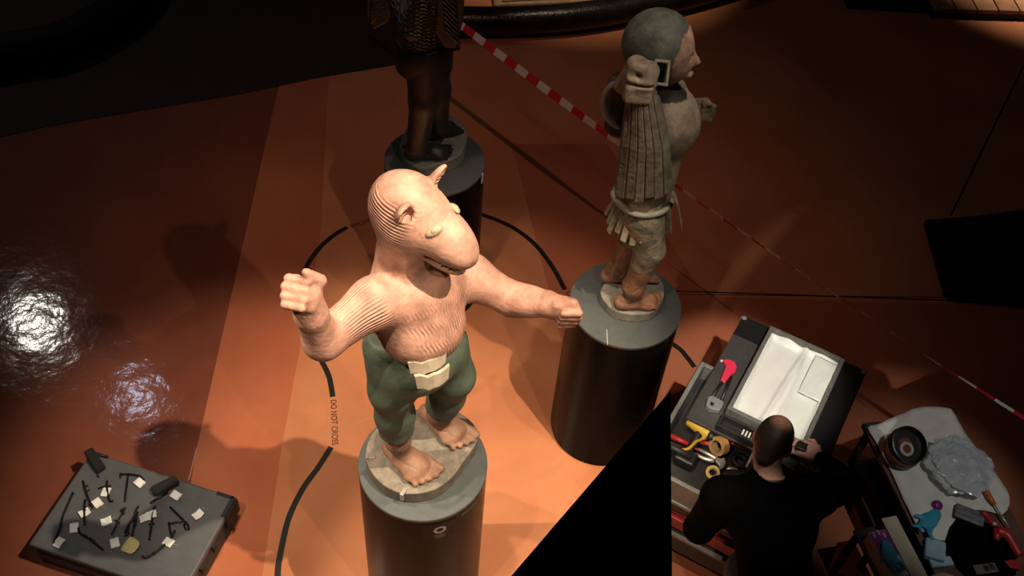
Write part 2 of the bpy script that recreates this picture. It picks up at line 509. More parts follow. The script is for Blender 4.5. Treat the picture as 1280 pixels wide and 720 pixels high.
WOOD_SLAB = mat('worn_grey_wood', (0.20, 0.17, 0.135), 0.75, var=0.35, scale=22, bump=0.003, bscale=45)
LION_SKIN = mat('lion_red_ochre_wood', (0.5, 0.27, 0.2), 0.6, attr='paint', var=0.34, scale=13, bump=0.0028, bscale=50, groove=0.0032)
GREEN = mat('green_painted_wood', (0.092, 0.122, 0.088), 0.62, var=0.3, scale=14, bump=0.0012, bscale=60)
CREAM = mat('cream_painted_wood', (0.50, 0.42, 0.32), 0.6, var=0.18, scale=25)
DARKWOOD = mat('blackened_wood', (0.02, 0.016, 0.013), 0.5, var=0.3, scale=20)
STEEL = mat('bright_clip_metal', (0.6, 0.57, 0.5), 0.35, 0.8)

lx, ly = PED['lion']
lion = thing('carved_lion_figure', (lx, ly, HP), 'carved reddish wooden lion-headed man with green trousers and both fists out', 'statue')
ZB = 1.262
slab_pts = [PZ(x, y, ZB)[:2] for x, y in ((457, 566), (463, 588), (482, 608), (508, 617), (540, 613), (563, 598), (580, 576), (596, 552), (595, 533), (572, 514), (545, 508), (500, 518), (468, 538))]
sl = closed_curve(slab_pts, 5)
slab = MB().prism(sl.tolist(), HP, ZB).build('base_slab', WOOD_SLAB, lion); bevel(slab, 0.006, 2, 50)

# forward direction of the figure, and its left
FWD = unit((0.77, -0.64, 0)); LFT = unit((0.64, 0.77, 0)); UP = V3(0, 0, 1)
K = dict(
    pelvis=PY(521, 442, 2.52), belly=PY(527, 405, 2.46), chest=PY(512, 368, 2.50),
    rhip=PY(486, 432, 2.48), rknee=PY(490, 486, 2.43), rank=PY(497, 549, 2.445),
    lhip=PY(554, 430, 2.60), lknee=PY(567, 470, 2.59), lank=PY(549, 517, 2.64),
    rsh=PY(468, 378, 2.36), relb=PY(404, 425, 2.20), rwr=PY(389, 393, 2.17), rf=PY(379, 368, 2.16),
    lsh=PY(585, 345, 2.66), lelb=PY(640, 374, 2.64), lwr=PY(684, 380, 2.57), lf=PY(703, 386, 2.55),
    neck=PY(503, 330, 2.53), skull=PY(510, 268, 2.50), snout=PY(585, 303, 2.31))
v = Vol((-1.0, 1.85, 1.22), (0.42, 2.95, 3.22), 0.0075)
# torso
v.ell(K['pelvis'], (0.15, 0.17, 0.12), (FWD, LFT, UP), 0.03)
v.ell(K['belly'], (0.165, 0.175, 0.15), (FWD, LFT, UP), 0.05)
v.ell(K['chest'], (0.16, 0.19, 0.17), (FWD, LFT, UP), 0.05)
v.cap(K['rsh'], K['lsh'], 0.085, 0.085, 0.06)
# arms
for a, b, c, f_, r in (('rsh', 'relb', 'rwr', 'rf', (0.087, 0.070, 0.055)), ('lsh', 'lelb', 'lwr', 'lf', (0.085, 0.066, 0.05))):
    v.cap(K[a], K[b], r[0], r[1], 0.05); v.cap(K[b], K[c], r[1], r[2], 0.03); v.cap(K[c], K[f_], r[2], r[2] * 0.85, 0.02)
v.ell(K['lelb'] * 0.6 + K['lwr'] * 0.4, (0.095, 0.06, 0.062), frame(K['lwr'] - K['lelb'])[::-1], 0.03)
fist(v, K['rf'] + V3(0.004, 0.01, -0.012), (-0.98, 0.0, 0.15), (0.12, 0.72, 0.68), (0.1, -0.68, 0.72), 1.0, False)
v.cap(K['rf'] + V3(0.05, 0.04, 0.03), K['rf'] + V3(0.012, 0.022, 0.085), 0.024, 0.016, 0.01)
v.cap(K['rwr'], K['rf'] + V3(0.012, 0.015, -0.01), 0.05, 0.046, 0.02)
fist(v, K['lf'], (0.98, -0.12, -0.12), (0.1, -0.12, 0.97), (0.0, -0.97, -0.15), 0.95, False)
v.cap(K['lwr'] + UP * 0.02, K['lf'] + V3(0.035, -0.015, 0.055), 0.03, 0.021, 0.015)
v.ell(K['lf'] + V3(-0.01, 0, 0.0), (0.055, 0.04, 0.05), None, 0.012)
# feet and shins
rheel = PZ(470, 562, ZB) ; lheel = PZ(528, 528, ZB)
foot(v, np.array([-0.505, 2.505, ZB]), np.array([*PZ(541, 603, ZB)[:2], ZB]), K['rank'] , 0.155, side=1)
foot(v, np.array([-0.365, 2.715, ZB]), np.array([*PZ(587, 559, ZB)[:2], ZB]), K['lank'], 0.145, side=1)
v.cap(K['rank'], K['rknee'], 0.055, 0.07, 0.03); v.cap(K['lank'], K['lknee'], 0.055, 0.07, 0.03)
# neck and head
v.cap(K['neck'], K['skull'] - UP * 0.05, 0.105, 0.10, 0.04)
_yaw, _pit = math.radians(-26), math.radians(21)
hd = V3(math.cos(_yaw) * math.cos(_pit), math.sin(_yaw) * math.cos(_pit), -math.sin(_pit)); hl = unit(np.cross(UP, hd)); hu = np.cross(hd, hl)
sk = V3(-0.366, 2.53, 2.81)
v.ell(sk - hd * 0.02 - hu * 0.015, (0.145, 0.122, 0.128), (hd, hl, hu), 0.03)
v.ell(sk - hd * 0.01 - hu * 0.075, (0.13, 0.105, 0.10), (hd, hl, hu), 0.04)
v.ell(sk + hd * 0.11 - hu * 0.012, (0.14, 0.094, 0.088), (hd, hl, hu), 0.05)
v.ell(sk + hd * 0.205 - hu * 0.028, (0.083, 0.066, 0.055), (hd, hl, hu), 0.05)
jaw = sk + hd * 0.14 - hu * 0.104
v.ell(jaw, (0.135, 0.066, 0.032), (unit(hd - 0.05 * hu), hl, unit(hu + 0.05 * hd)), 0.014)
v.box(sk + hd * 0.235 - hu * 0.078, (0.10, 0.09, 0.007), (unit(hd - 0.04 * hu), hl, unit(hu + 0.04 * hd)), 0.004, 0.005, sub=True)
for sgn in (1, -1):                                    # ears: shells with a hollow
    e = sk - hd * 0.002 + hl * sgn * 0.088 + hu * 0.066
    ed = unit(hu * 0.75 + hl * sgn * 0.55 - hd * 0.15)
    v.ell(e + ed * 0.012, (0.070, 0.042, 0.022), (ed, unit(np.cross(ed, hd)), hd), 0.01)
    v.ell(e + ed * 0.028 + hd * 0.020, (0.054, 0.031, 0.021), (ed, unit(np.cross(ed, hd)), hd), 0.004, sub=True)
for sgn in (1, -1):                                    # nostrils
    v.ell(sk + hd * 0.282 + hl * sgn * 0.022 - hu * 0.018, (0.008, 0.006, 0.006), (hd, hl, hu), 0.003, sub=True)
nose = sk + hd * 0.312 - hu * 0.004


def lion_paint(p):
    c = np.tile(V3(0.45, 0.235, 0.17), (len(p), 1))
    n = np.sin(p[:, 0] * 31 + np.sin(p[:, 2] * 23) * 2) * np.sin(p[:, 1] * 27 + p[:, 2] * 19)
    c *= (1 + 0.07 * n)[:, None]
    feet = p[:, 2] < 1.5
    c[feet] = V3(0.31, 0.165, 0.105) * (1 + 0.12 * n[feet])[:, None]
    rel = p - sk; m = (rel @ hd > 0.10) & (p[:, 2] > 2.55) & (np.abs(rel @ hl) < 0.13)
    c[m] = V3(0.43, 0.235, 0.17) * (1 + 0.1 * n[m])[:, None]
    hands = (np.linalg.norm(p - K['lf'], axis=1) < 0.1)
    c[hands] = V3(0.34, 0.17, 0.115)
    return c


def ramp(x, a, b):
    return np.clip((x - a) / (b - a), 0, 1)


def lion_groove(p):
    ph = np.zeros(len(p)); mk = np.zeros(len(p))
    rel = p - sk; a = rel @ hd; u_ = rel @ hu
    head = (np.linalg.norm(rel + hd * 0.01 + hu * 0.03, axis=1) < 0.215) & (p[:, 2] > 2.62)
    hm = head * ramp(a, 0.055, -0.01) * ramp(u_ - 0.35 * a, 0.092, 0.055) * ramp(p[:, 2], 2.64, 2.68)
    ax = unit(K['relb'] - K['rsh']); t = (p - K['rsh']) @ ax
    q = (p - K['rsh']) - t[:, None] * ax
    am = ramp(t, -0.02, 0.03) * ramp(t, 0.17, 0.10) * ramp(np.linalg.norm(q, axis=1), 0.125, 0.1) * ramp(p[:, 2], 2.6, 2.57)
    s_ = (p - K['belly']) @ LFT; g_ = (p - K['belly']) @ FWD; z_ = p[:, 2]
    bm = ramp(g_, -0.02, 0.03) * ramp(np.abs(s_), 0.2, 0.15) * ramp(z_, 2.50, 2.38) * ramp(z_, 1.98, 2.02) * ramp(t, -0.03, -0.09)
    low = ramp(z_, 2.2, 2.16)
    b2 = frame(ax)[1]
    ph = np.where(hm > 0, (u_ - 0.25 * a) * 2 * math.pi / 0.0125, ph)
    ph = np.where((bm > 0) & (hm <= 0), (s_ + 0.004 * np.sin(z_ * 90) * (1 + low)) * 2 * math.pi / 0.0145, ph)
    ph = np.where((am > 0.01) & (hm <= 0) & (bm <= 0), np.arctan2(q @ frame(ax)[0], q @ b2) * round(2 * math.pi * 0.085 / 0.0125) + 2.0 * np.sin(t * 22), ph)
    mk = np.where(hm > 0, hm * 0.8, np.where(bm > 0, bm * (0.5 + 1.3 * low), am * 0.6))
    return ph, mk


body = v.build('body', LION_SKIN, lion, lion_paint, 1, lion_groove)
# trousers
v = Vol((-0.75, 2.05, 1.3), (0.15, 2.95, 2.25), 0.0075)
v.ell(K['pelvis'] - UP * 0.02, (0.165, 0.19, 0.15), (FWD, LFT, UP), 0.03)
for h_, k_, a_ in (('rhip', 'rknee', 'rank'), ('lhip', 'lknee', 'lank')):
    cuff = K[a_] * 0.5 + K[k_] * 0.5
    v.cap(K[h_], K[k_], 0.106, 0.090 if h_ == 'rhip' else 0.086, 0.05); v.cap(K[k_], cuff, 0.090 if h_ == 'rhip' else 0.086, 0.080, 0.05); v.cap(cuff, K[a_], 0.080, 0.078, 0.04)
for k_, a_ in (('rknee', 'rank'), ('lknee', 'lank')):
    d = unit(K[a_] - K[k_]); c = K[a_] * 0.72 + K[k_] * 0.28
    v.ell(c + d * 0.155, (0.15, 0.13, 0.13), frame(d)[::-1], 0.006, sub=True)
v.half(K['pelvis'] + UP * 0.16, (0, 0, 1))
v.build('trousers', GREEN, lion, None, 1)
# eyes, teeth, apron flap, tail, clips
for sgn in (1, -1):
    e = sk + hd * 0.112 + hl * sgn * 0.066 + hu * 0.060
    n_ = unit(hl * sgn * 0.72 + hu * 0.7)
    tg = unit(np.cross(n_, hd)); tg = tg if tg[2] > 0 else -tg
    e1 = unit(hd * 0.3 + tg * 0.7 * (1 if sgn < 0 else 0.5)); e2 = np.cross(n_, e1)
    eye = MB().ball(e, (0.034, 0.017, 0.012), 16, 8, (e1, e2, n_)).build('eye', mat('pale_eye_paint', (0.40, 0.33, 0.21), 0.4, var=0.15, scale=40), lion, True)
    MB().ball(e + n_ * 0.0085, (0.012, 0.010, 0.005), 12, 6, (e1, e2, n_)).build('pupil', mat('grey_pupil', (0.30, 0.26, 0.19), 0.35), eye, True)
tb = MB()
for i in range(9):
    a = -1.25 + 2.5 * i / 8
    p = sk + hd * (0.165 + 0.095 * math.cos(a)) + hl * 0.056 * math.sin(a) - hu * 0.086
    tb.tube([p - hu * 0.008, p + hu * 0.012], [0.006, 0.003], 6)
tb.build('teeth', mat('ivory_teeth', (0.5, 0.36, 0.24), 0.5), lion, True)
fc = PY(537, 460, 2.30)
LFT0, FWD0 = LFT, FWD
LFT = unit((0.93, 0.36, 0)); FWD = unit((0.36, -0.93, 0))
fd = unit(FWD + 0.25 * UP)
ap = MB()
ax_ = (LFT, unit(np.cross(fd, LFT)), fd)
for (du, dv, hgt, wd, dn) in ((-0.005, 0.022, 0.055, 0.15, 0.0), (0.005, -0.036, 0.065, 0.135, 0.022)):
    c = fc + LFT * du - ax_[1] * dv * (1 if ax_[1][2] < 0 else -1) + fd * dn
    n = 7; vs = []
    for j in (0, 1):
        for i in range(n):
            t = i / (n - 1) - 0.5
            vs.append(c + LFT * wd * t * (1.0 - 0.1 * j) + UP * (hgt * (0.5 - j) + 0.02 * t + 0.006 * math.sin(i * 2.4)) + FWD * (0.012 * math.cos(t * 5) + 0.012 * j))
    back = [p - fd * 0.016 for p in vs]
    m = len(vs); fs = []
    for i in range(n - 1):
        fs.append((i, i + n, i + n + 1, i + 1)); fs.append((m + i, m + i + 1, m + i + n + 1, m + i + n))
        fs.append((i, i + 1, m + i + 1, m + i)); fs.append((n + i, m + n + i, m + n + i + 1, n + i + 1))
    fs.append((0, m, m + n, n)); fs.append((n - 1, 2 * n - 1, m + 2 * n - 1, m + n - 1))
    ap.add(vs + back, fs)
ap.build('apron_flap', CREAM, lion)
LFT, FWD = LFT0, FWD0
tl = PY(437, 372, 2.62)
MB().tube([K['pelvis'] - FWD * 0.14 + UP * 0.06, K['pelvis'] - FWD * 0.24 + UP * 0.22, tl - UP * 0.05 + V3(0.03, 0, 0), tl + UP * 0.02], [0.03, 0.026, 0.02, 0.008], 10).build('tail', DARKWOOD, lion, True)
for (x, y) in ((503, 618), (460, 572)):
    p = PZ(x, y, ZB)
    c0 = np.array([lx, ly, ZB]); d = unit((p - c0) * V3(1, 1, 0))
    MB().box(p + d * 0.004 - UP * 0.012, (0.018, 0.012, 0.05), (unit(np.cross(UP, d)), d, UP)).box(p - d * 0.012 + UP * 0.004, (0.018, 0.04, 0.006), (unit(np.cross(UP, d)), d, UP)).build('retaining_clip', STEEL, lion, bev=0.001)

# emblem panel on the lion pedestal
def on_drum(xy, ang, z, r=0.3005):
    return V3(xy[0] + r * math.cos(ang), xy[1] + r * math.sin(ang), z)


def drum_patch(name, xy, a0, a1, z0, z1, r, m, parent, n=8):
    vs = []; fs = []
    for i in range(n + 1):
        a = a0 + (a1 - a0) * i / n
        vs += [on_drum(xy, a, z0, r), on_drum(xy, a, z1, r), on_drum(xy, a, z0, r - 0.004), on_drum(xy, a, z1, r - 0.004)]
    for i in range(n):
        k = 4 * i
        fs += [(k, k + 4, k + 5, k + 1), (k + 1, k + 5, k + 7, k + 3), (k + 2, k + 3, k + 7, k + 6), (k, k + 2, k + 6, k + 4)]
    fs += [(0, 1, 3, 2), (4 * n, 4 * n + 2, 4 * n + 3, 4 * n + 1)]
    return mesh_obj(name, vs, fs, m, parent, False)


LX = PED['lion']
pa = math.radians(-68)
panel = drum_patch('label_panel', LX, pa - 0.27, pa + 0.27, HP - 0.20, HP - 0.045, 0.3015, mat('label_black', (0.006, 0.0055, 0.0055), 0.5, spec=0.1), ped_l)
tag(panel, 'black label panel with white ring emblem')
PRINT = mat('pale_print', (0.42, 0.36, 0.36), 0.6)
rb = MB(); n = 28
for i in range(n):
    for (r0, r1) in ((0.017, 0.030),):
        q = []
        for (rr, k) in ((r0, i), (r1, i), (r1, i + 1), (r0, i + 1)):
            t = 2 * math.pi * k / n
            q.append(on_drum(LX, pa + rr * math.cos(t) / 0.3, HP - 0.1 + rr * math.sin(t), 0.3027))
        rb.add(q, [(0, 1, 2, 3)])
rb.build('ring_emblem', PRINT, panel)
for j, (zz, wv) in enumerate(((0.148, 0.045), (0.160, 0.052), (0.172, 0.04))):
    drum_patch('caption_line', LX, pa - wv / 0.6, pa + wv / 0.6, HP - zz - 0.003, HP - zz + 0.003, 0.3024, mat('dim_print', (0.05, 0.045, 0.045), 0.6), panel, 4)
drum_patch('side_vent', LX, pa + 0.36, pa + 0.75, HP - 0.07, HP - 0.05, 0.3015, mat('dim_print', (0.05, 0.045, 0.045), 0.6), ped_l)
# pale seam and tag on the bird pedestal
BX = PED['bird']
s0, s1 = PZ(758.5, 412, HP), PZ(759.5, 431, HP)
d_ = unit((s1 - s0) * V3(1, 1, 0))
MB().box((s0 + s1) / 2 + V3(0, 0, -0.0005), (0.005, np.linalg.norm(s1 - s0), 0.0016), (unit(np.cross(d_, UP)), d_, UP)).build('seam', mat('pale_seam', (0.35, 0.32, 0.27), 0.6), ped_b)
drum_patch('paper_tag', BX, math.radians(-18), math.radians(-12), HP - 0.09, HP - 0.02, 0.302, mat('paper', (0.7, 0.66, 0.58), 0.7), ped_b, 3)
drum_patch('paper_tag', PED['shark'], math.radians(-14), math.radians(-9), HP - 0.09, HP - 0.02, 0.302, mat('paper', (0.7, 0.66, 0.58), 0.7), ped_s, 3)

# ------------------------------------------------------------------ feathered bird figure (faces right)
bx, by = BX
bird = thing('carved_feathered_figure', (bx, by, HP), 'weathered wooden figure with green-grey round head, long wing panel and hoop belt', 'statue')
BIRD = mat('weathered_painted_wood', (0.3, 0.25, 0.18), 0.65, attr='paint', var=0.38, scale=26, bump=0.004, bscale=55)
WING = mat('grey_weathered_wing', (0.150, 0.135, 0.105), 0.8, var=0.45, scale=18, bump=0.005, bscale=40)
BZ = 1.245
bs = closed_curve([PZ(x, y, BZ)[:2] for x, y in ((751, 362), (757, 378), (772, 389), (795, 393), (818, 389), (829, 374), (829, 356), (818, 341), (795, 334), (768, 342))], 5)
bevel(MB().prism(bs.tolist(), HP, BZ).build('base_slab', mat('pale_slab', (0.27, 0.245, 0.205), 0.8, var=0.3, scale=25, bump=0.003), bird), 0.006, 2, 50)
BF = unit((1, -0.06, 0)); BL = unit((0.06, 1, 0))
B = dict(rhip=PY(806, 268, 3.50), rknee=PY(812, 312, 3.49), rank=PY(792, 358, 3.50), lhip=PY(795, 262, 3.68), lknee=PY(790, 300, 3.68), lank=PY(772, 338, 3.68),
         pelvis=PY(803, 255, 3.58), chest=PY(832, 150, 3.58), neck=PY(825, 112, 3.58), head=PY(822, 55, 3.60),
         lsh=PY(835, 125, 3.74), lelb=PY(850, 140, 3.80), lhand=PY(873, 136, 3.80))
v = Vol((0.05, 3.2, 1.2), (1.0, 4.0, 3.15), 0.0085)
hc = B['head']
v.ell(hc, (0.150, 0.140, 0.150), (BF, BL, UP), 0.02)
v.ell(hc + BF * 0.055 - UP * 0.075, (0.105, 0.095, 0.10), (BF, BL, UP), 0.03)
v.ell(hc + BF * 0.125 - UP * 0.045, (0.03, 0.06, 0.075), (BF, BL, UP), 0.02)          # face mask
v.cap(hc + BF * 0.145 - UP * 0.02, hc + BF * 0.172 - UP * 0.062, 0.014, 0.02, 0.012)   # nose
v.ell(hc + BF * 0.14 - UP * 0.118, (0.035, 0.042, 0.018), (BF, BL, UP), 0.015)         # chin and lips
for sg in (1, -1): v.ell(hc + BF * 0.150 + BL * sg * 0.04 - UP * 0.02, (0.016, 0.022, 0.014), (BF, BL, UP), 0.01, sub=True)
v.box(hc + BF * 0.175 - UP * 0.098, (0.03, 0.035, 0.003), (BF, BL, UP), 0.002, 0.004, sub=True)
v.cap(B['neck'] - UP * 0.04, hc - UP * 0.10, 0.07, 0.075, 0.02)
v.ell(B['chest'] + BF * 0.02, (0.125, 0.150, 0.16), (BF, BL, UP), 0.04)
v.ell(B['chest'] + BF * 0.055 - UP * 0.02, (0.10, 0.11, 0.11), (BF, BL, UP), 0.03)
v.cap(B['chest'] - UP * 0.1, B['pelvis'], 0.115, 0.125, 0.06)
v.ell(B['pelvis'] - UP * 0.04, (0.13, 0.15, 0.12), (BF, BL, UP), 0.03)
v.cap(B['chest'] + BL * 0.12 + UP * 0.08, B['lsh'], 0.07, 0.06, 0.04)
v.cap(B['lsh'], B['lelb'], 0.055, 0.045, 0.03); v.cap(B['lelb'], B['lhand'], 0.045, 0.034, 0.02)
fist(v, B['lhand'] + BF * 0.012, (0.95, -0.1, -0.1), (0.05, 0.3, 0.95), (0.1, -0.95, 0.3), 0.78)
for h_, k_, a_ in (('rhip', 'rknee', 'rank'), ('lhip', 'lknee', 'lank')):
    v.cap(B[h_], B[k_], 0.098, 0.075, 0.03); v.cap(B[k_], B[a_], 0.075, 0.052, 0.03)
foot(v, [B['rank'][0] - 0.07, B['rank'][1] + 0.0, BZ], [PZ(828, 380, BZ)[0], PZ(828, 380, BZ)[1], BZ], B['rank'], 0.105, side=1)
foot(v, [B['lank'][0] - 0.07, B['lank'][1], BZ], [PZ(822, 347, BZ)[0], PZ(822, 347, BZ)[1], BZ], B['lank'], 0.10, side=-1)


def bird_paint(p):
    c = np.tile(V3(0.20, 0.165, 0.12), (len(p), 1))
    n = np.sin(p[:, 0] * 37 + 2 * np.sin(p[:, 2] * 29)) * np.sin(p[:, 1] * 33 + p[:, 2] * 17)
    rel = p - hc; hz = p[:, 2]
    head = (hz > B['neck'][2] + 0.06)
    c[head] = V3(0.105, 0.125, 0.100)
    face = head & (rel @ BF > 0.068 - 0.35 * np.minimum(rel[:, 2], 0.0) * 0 + 0.25 * np.maximum(rel[:, 2], 0)) & (rel[:, 2] < 0.10)
    c[face] = V3(0.50, 0.31, 0.225)
    neck = (hz <= B['neck'][2] + 0.06) & (hz > B['neck'][2] - 0.015)
    c[neck] = V3(0.025, 0.02, 0.018)
    chest = (hz <= B['neck'][2] - 0.015) & (hz > B['pelvis'][2] + 0.08)
    c[chest] = V3(0.36, 0.29, 0.215)
    arm = chest & (((p - B['lelb']) @ BL) > -0.06) & (((p - B['lelb']) @ BF) > -0.03)
    c[arm] = V3(0.15, 0.12, 0.085)
    shorts = (hz <= B['pelvis'][2] + 0.08) & (hz > 1.60)
    k = n[shorts] > 0.1
    c[shorts] = np.where(k[:, None], V3(0.12, 0.13, 0.10), V3(0.26, 0.22, 0.15))
    leg = hz <= 1.60
    c[leg] = V3(0.25, 0.125, 0.070)
    ft = hz <= 1.33
    c[ft] = V3(0.36, 0.175, 0.105)
    return c * (1 + 0.16 * n)[:, None]


v.build('body', BIRD, bird, bird_paint, 1)
# wing panel hanging on the camera side: staves side by side under a lumpy knot
WY = 3.385
top_l, top_r = PY(786, 100, WY), PY(818, 100, WY)
bot_l, bot_r = PY(768, 246, WY + 0.03), PY(842, 240, WY + 0.03)
mid_l, mid_r = PY(776, 180, WY), PY(838, 185, WY)
nst = 6
for i in range(nst):
    def at_(f, a, b): return a + (b - a) * f
    f0, f1 = i / nst, (i + 1) / nst
    wb = MB(); rows = []
    for (a, b, th) in ((top_l, top_r, 0.035), (mid_l, mid_r, 0.045), (bot_l, bot_r, 0.03)):
        for f in (f0 + 0.004, f1 - 0.004):
            fc_ = (f - 0.5); bulge = -0.045 * (1 - (2 * fc_) ** 2)
            rows.append((at_(f, a, b) + V3(0, bulge, 0), at_(f, a, b) + V3(0, bulge + th * 1.7, 0)))
    jit = random.uniform(-0.015, 0.02)
    rows[4] = tuple(q + V3(0, 0, -jit) for q in rows[4]); rows[5] = tuple(q + V3(0, 0, -jit) for q in rows[5])
    vs = [r_[0] for r_ in rows] + [r_[1] for r_ in rows]
    fs = []
    for k in (0, 2):
        fs += [(k, k + 2, k + 3, k + 1), (6 + k, 7 + k, 9 + k, 8 + k), (k, 6 + k, 8 + k, k + 2), (k + 1, k + 3, 9 + k, 7 + k)]
    fs += [(0, 1, 7, 6), (4, 10, 11, 5)]
    wb.add(vs, fs).build('wing_stave', WING, bird, bev=0.006)
v = Vol((0.3, 3.2, 2.4), (0.75, 3.7, 2.9), 0.008)
kt = PY(801, 90, WY)
v.box(kt - UP * 0.06, (0.04, 0.035, 0.05), None, 0.02, 0.03)
v.ell(kt + V3(0.02, -0.03, -0.03), (0.05, 0.035, 0.02), None, 0.02)
v.cap(kt + V3(-0.05, 0, 0.0), kt + V3(-0.07, 0.02, -0.09), 0.022, 0.03, 0.02)
v.ell(kt + V3(-0.02, 0, 0.03), (0.045, 0.045, 0.04), None, 0.02)
v.ell(kt + V3(0.03, 0, 0.01), (0.045, 0.05, 0.035), None, 0.02)
v.ell(kt + V3(0.0, -0.02, 0.035), (0.03, 0.03, 0.03), None, 0.015)
v.ell(kt + V3(-0.012, -0.05, 0.012), (0.012, 0.02, 0.014), None, 0.006, sub=True)
v.box(kt + V3(0.0, -0.055, -0.03), (0.06, 0.01, 0.004), None, 0.003, 0.008, sub=True)
v.build('wing_knot', mat('wing_knot_wood', (0.23, 0.19, 0.14), 0.75, var=0.4, scale=25, bump=0.004), bird)
# open square cuff beside the knot
cf = PY(825, 91, 3.44)
ax3 = (BF, unit(V3(0, 0.78, -0.62)), unit(V3(0, 0.62, 0.78)))
cb = MB()
for (dx, dz, sx, sz) in ((-0.027, 0, 0.012, 0.10), (0.027, 0, 0.012, 0.10), (0, 0.045, 0.066, 0.012), (0, -0.045, 0.066, 0.012)):
    cb.box(cf + ax3[0] * dx + ax3[2] * dz, (sx, 0.09, sz), ax3)
cb.build('shoulder_cuff', mat('cuff_wood', (0.30, 0.27, 0.225), 0.7, var=0.25), bird, bev=0.003)
MB().box(cf + ax3[1] * 0.03, (0.05, 0.02, 0.085), ax3).build('cuff_hollow', DARKWOOD, bird)
# dark tassels and hoop behind the back
v = Vol((0.0, 3.2, 2.1), (0.75, 3.95, 2.8), 0.009)
for i in range(7):
    p = PY(772 + (i % 3) * 5, 105 + i * 8, 3.55 + 0.03 * (i % 2))
    v.ell(p, (0.045 + 0.006 * (i % 2), 0.05, 0.05), None, 0.015)
v.cap(PY(780, 105, 3.55), PY(772, 155, 3.55), 0.05, 0.06, 0.02)
v.build('back_bundle', mat('dark_bundle', (0.045, 0.032, 0.024), 0.85, var=0.4, scale=40, bump=0.006, bscale=50), bird)
hp_ = polyline([PY(777, 102, 3.50), PY(763, 108, 3.47), PY(755, 122, 3.46), PY(755, 138, 3.46), PY(763, 152, 3.47), PY(774, 160, 3.48)], 6)
MB().tube(hp_, [0.008 + 0.007 * math.sin(math.pi * (i + 1) / (len(hp_) + 1)) for i in range(len(hp_))], 10).build('back_hoop', mat('bone_hoop', (0.26, 0.23, 0.18), 0.6, var=0.25), bird, True)
# hoop belt, fringe, hanging blade
hb = closed_curve([PY(767, 240, 3.50), PY(774, 254, 3.45), PY(790, 266, 3.42), PY(812, 269, 3.42), PY(832, 262, 3.45), PY(841, 248, 3.52), PY(838, 238, 3.68), PY(815, 228, 3.75), PY(785, 226, 3.72)], 6)
MB().tube(hb, 0.0145, 10, closed=True).build('hoop_belt', mat('grey_green_hoop', (0.27, 0.27, 0.21), 0.55, var=0.2), bird, True)
FR = mat('fringe_strip', (0.27, 0.225, 0.155), 0.8, var=0.4, scale=30)
pc = B['pelvis']
for i in range(22):
    a = 2 * math.pi * i / 22
    d = BF * math.cos(a) + BL * math.sin(a)
    t0 = pc + d * 0.122 + UP * 0.055; t1 = pc + d * (0.155 + 0.01 * (i % 2)) - UP * (0.115 + 0.02 * math.sin(i * 2.1))
    e = unit(t1 - t0); s_ = unit(np.cross(e, d))
    MB().box((t0 + t1) / 2, (0.030, 0.010, np.linalg.norm(t1 - t0)), (s_, np.cross(e, s_), e)).build('fringe_strip', FR, bird, bev=0.002)
bl_ = [PY(838, 236, 3.46), PY(845, 250, 3.45), PY(850, 270, 3.45), PY(852.5, 290, 3.45)]
MB().tube(polyline(bl_, 5), [0.016 * (1 - i / 17) + 0.003 for i in range(16)], 8, flat=0.35).build('hanging_blade', mat('horn', (0.36, 0.27, 0.2), 0.5, var=0.2), bird, True)

# ------------------------------------------------------------------ dark scaled figure (rear)
sx_, sy_ = PED['shark']
shark = thing('carved_scaled_figure', (sx_, sy_, HP), 'blackened wooden figure with ribbed fins at the hips, upper half above the picture', 'statue')
SHARK = mat('black_scaled_wood', (0.022, 0.023, 0.018), 0.42, var=0.3, scale=18, bump=0.004, bscale=70)
SZ = 1.262
ss = closed_curve([PZ(x, y, SZ)[:2] for x, y in ((501, 183), (507, 199), (525, 210), (552, 204), (574, 194), (583, 178), (583, 164), (574, 150), (555, 142), (530, 145), (508, 160))], 5)
bevel(MB().prism(ss.tolist(), HP, SZ).build('base_slab', mat('grey_slab', (0.23, 0.215, 0.18), 0.8, var=0.3, scale=22, bump=0.003), shark), 0.006, 2, 50)
SF = unit((0.97, -0.2, 0)); SLf = unit((0.2, 0.97, 0))
S = dict(rank=PY(521, 183, 4.46), rknee=PY(530, 125, 4.44), rhip=PY(529, 80, 4.46), lank=PY(548, 160, 4.64), lknee=PY(545, 112, 4.62), lhip=PY(540, 76, 4.60),
         pelvis=PY(530, 68, 4.53), belly=PY(528, 38, 4.52), chest=PY(526, -10, 4.52), neck=PY(524, -50, 4.52), head=PY(530, -95, 4.5))
v = Vol((-1.25, 4.0, 1.22), (0.15, 5.1, 3.15), 0.0095)
v.ell(S['belly'], (0.13, 0.15, 0.19), (SF, SLf, UP), 0.04)
v.ell(S['chest'], (0.15, 0.20, 0.2), (SF, SLf, UP), 0.05)
v.cap(S['chest'] - SLf * 0.2 + UP * 0.1, S['chest'] + SLf * 0.2 + UP * 0.1, 0.085, 0.085, 0.05)
v.cap(S['neck'], S['head'], 0.1, 0.1, 0.04)
v.ell(S['head'] + SF * 0.05, (0.21, 0.115, 0.12), (SF, SLf, UP), 0.03)
v.ell(S['head'] + SF * 0.2 - UP * 0.01, (0.12, 0.07, 0.06), (SF, SLf, UP), 0.04)
v.box(S['head'] + SF * 0.2 - UP * 0.065, (0.13, 0.1, 0.008), (SF, SLf, UP), 0.004, 0.006, sub=True)
rsh = S['chest'] - SLf * 0.24 + UP * 0.08; relb = rsh - SLf * 0.16 + SF * 0.1 + UP * 0.0; rh = relb + SF * 0.08 + UP * 0.27
lsh = S['chest'] + SLf * 0.24 + UP * 0.08; lelb = lsh + SLf * 0.1 - SF * 0.02 - UP * 0.18; lh = lelb + SF * 0.12 + UP * 0.2
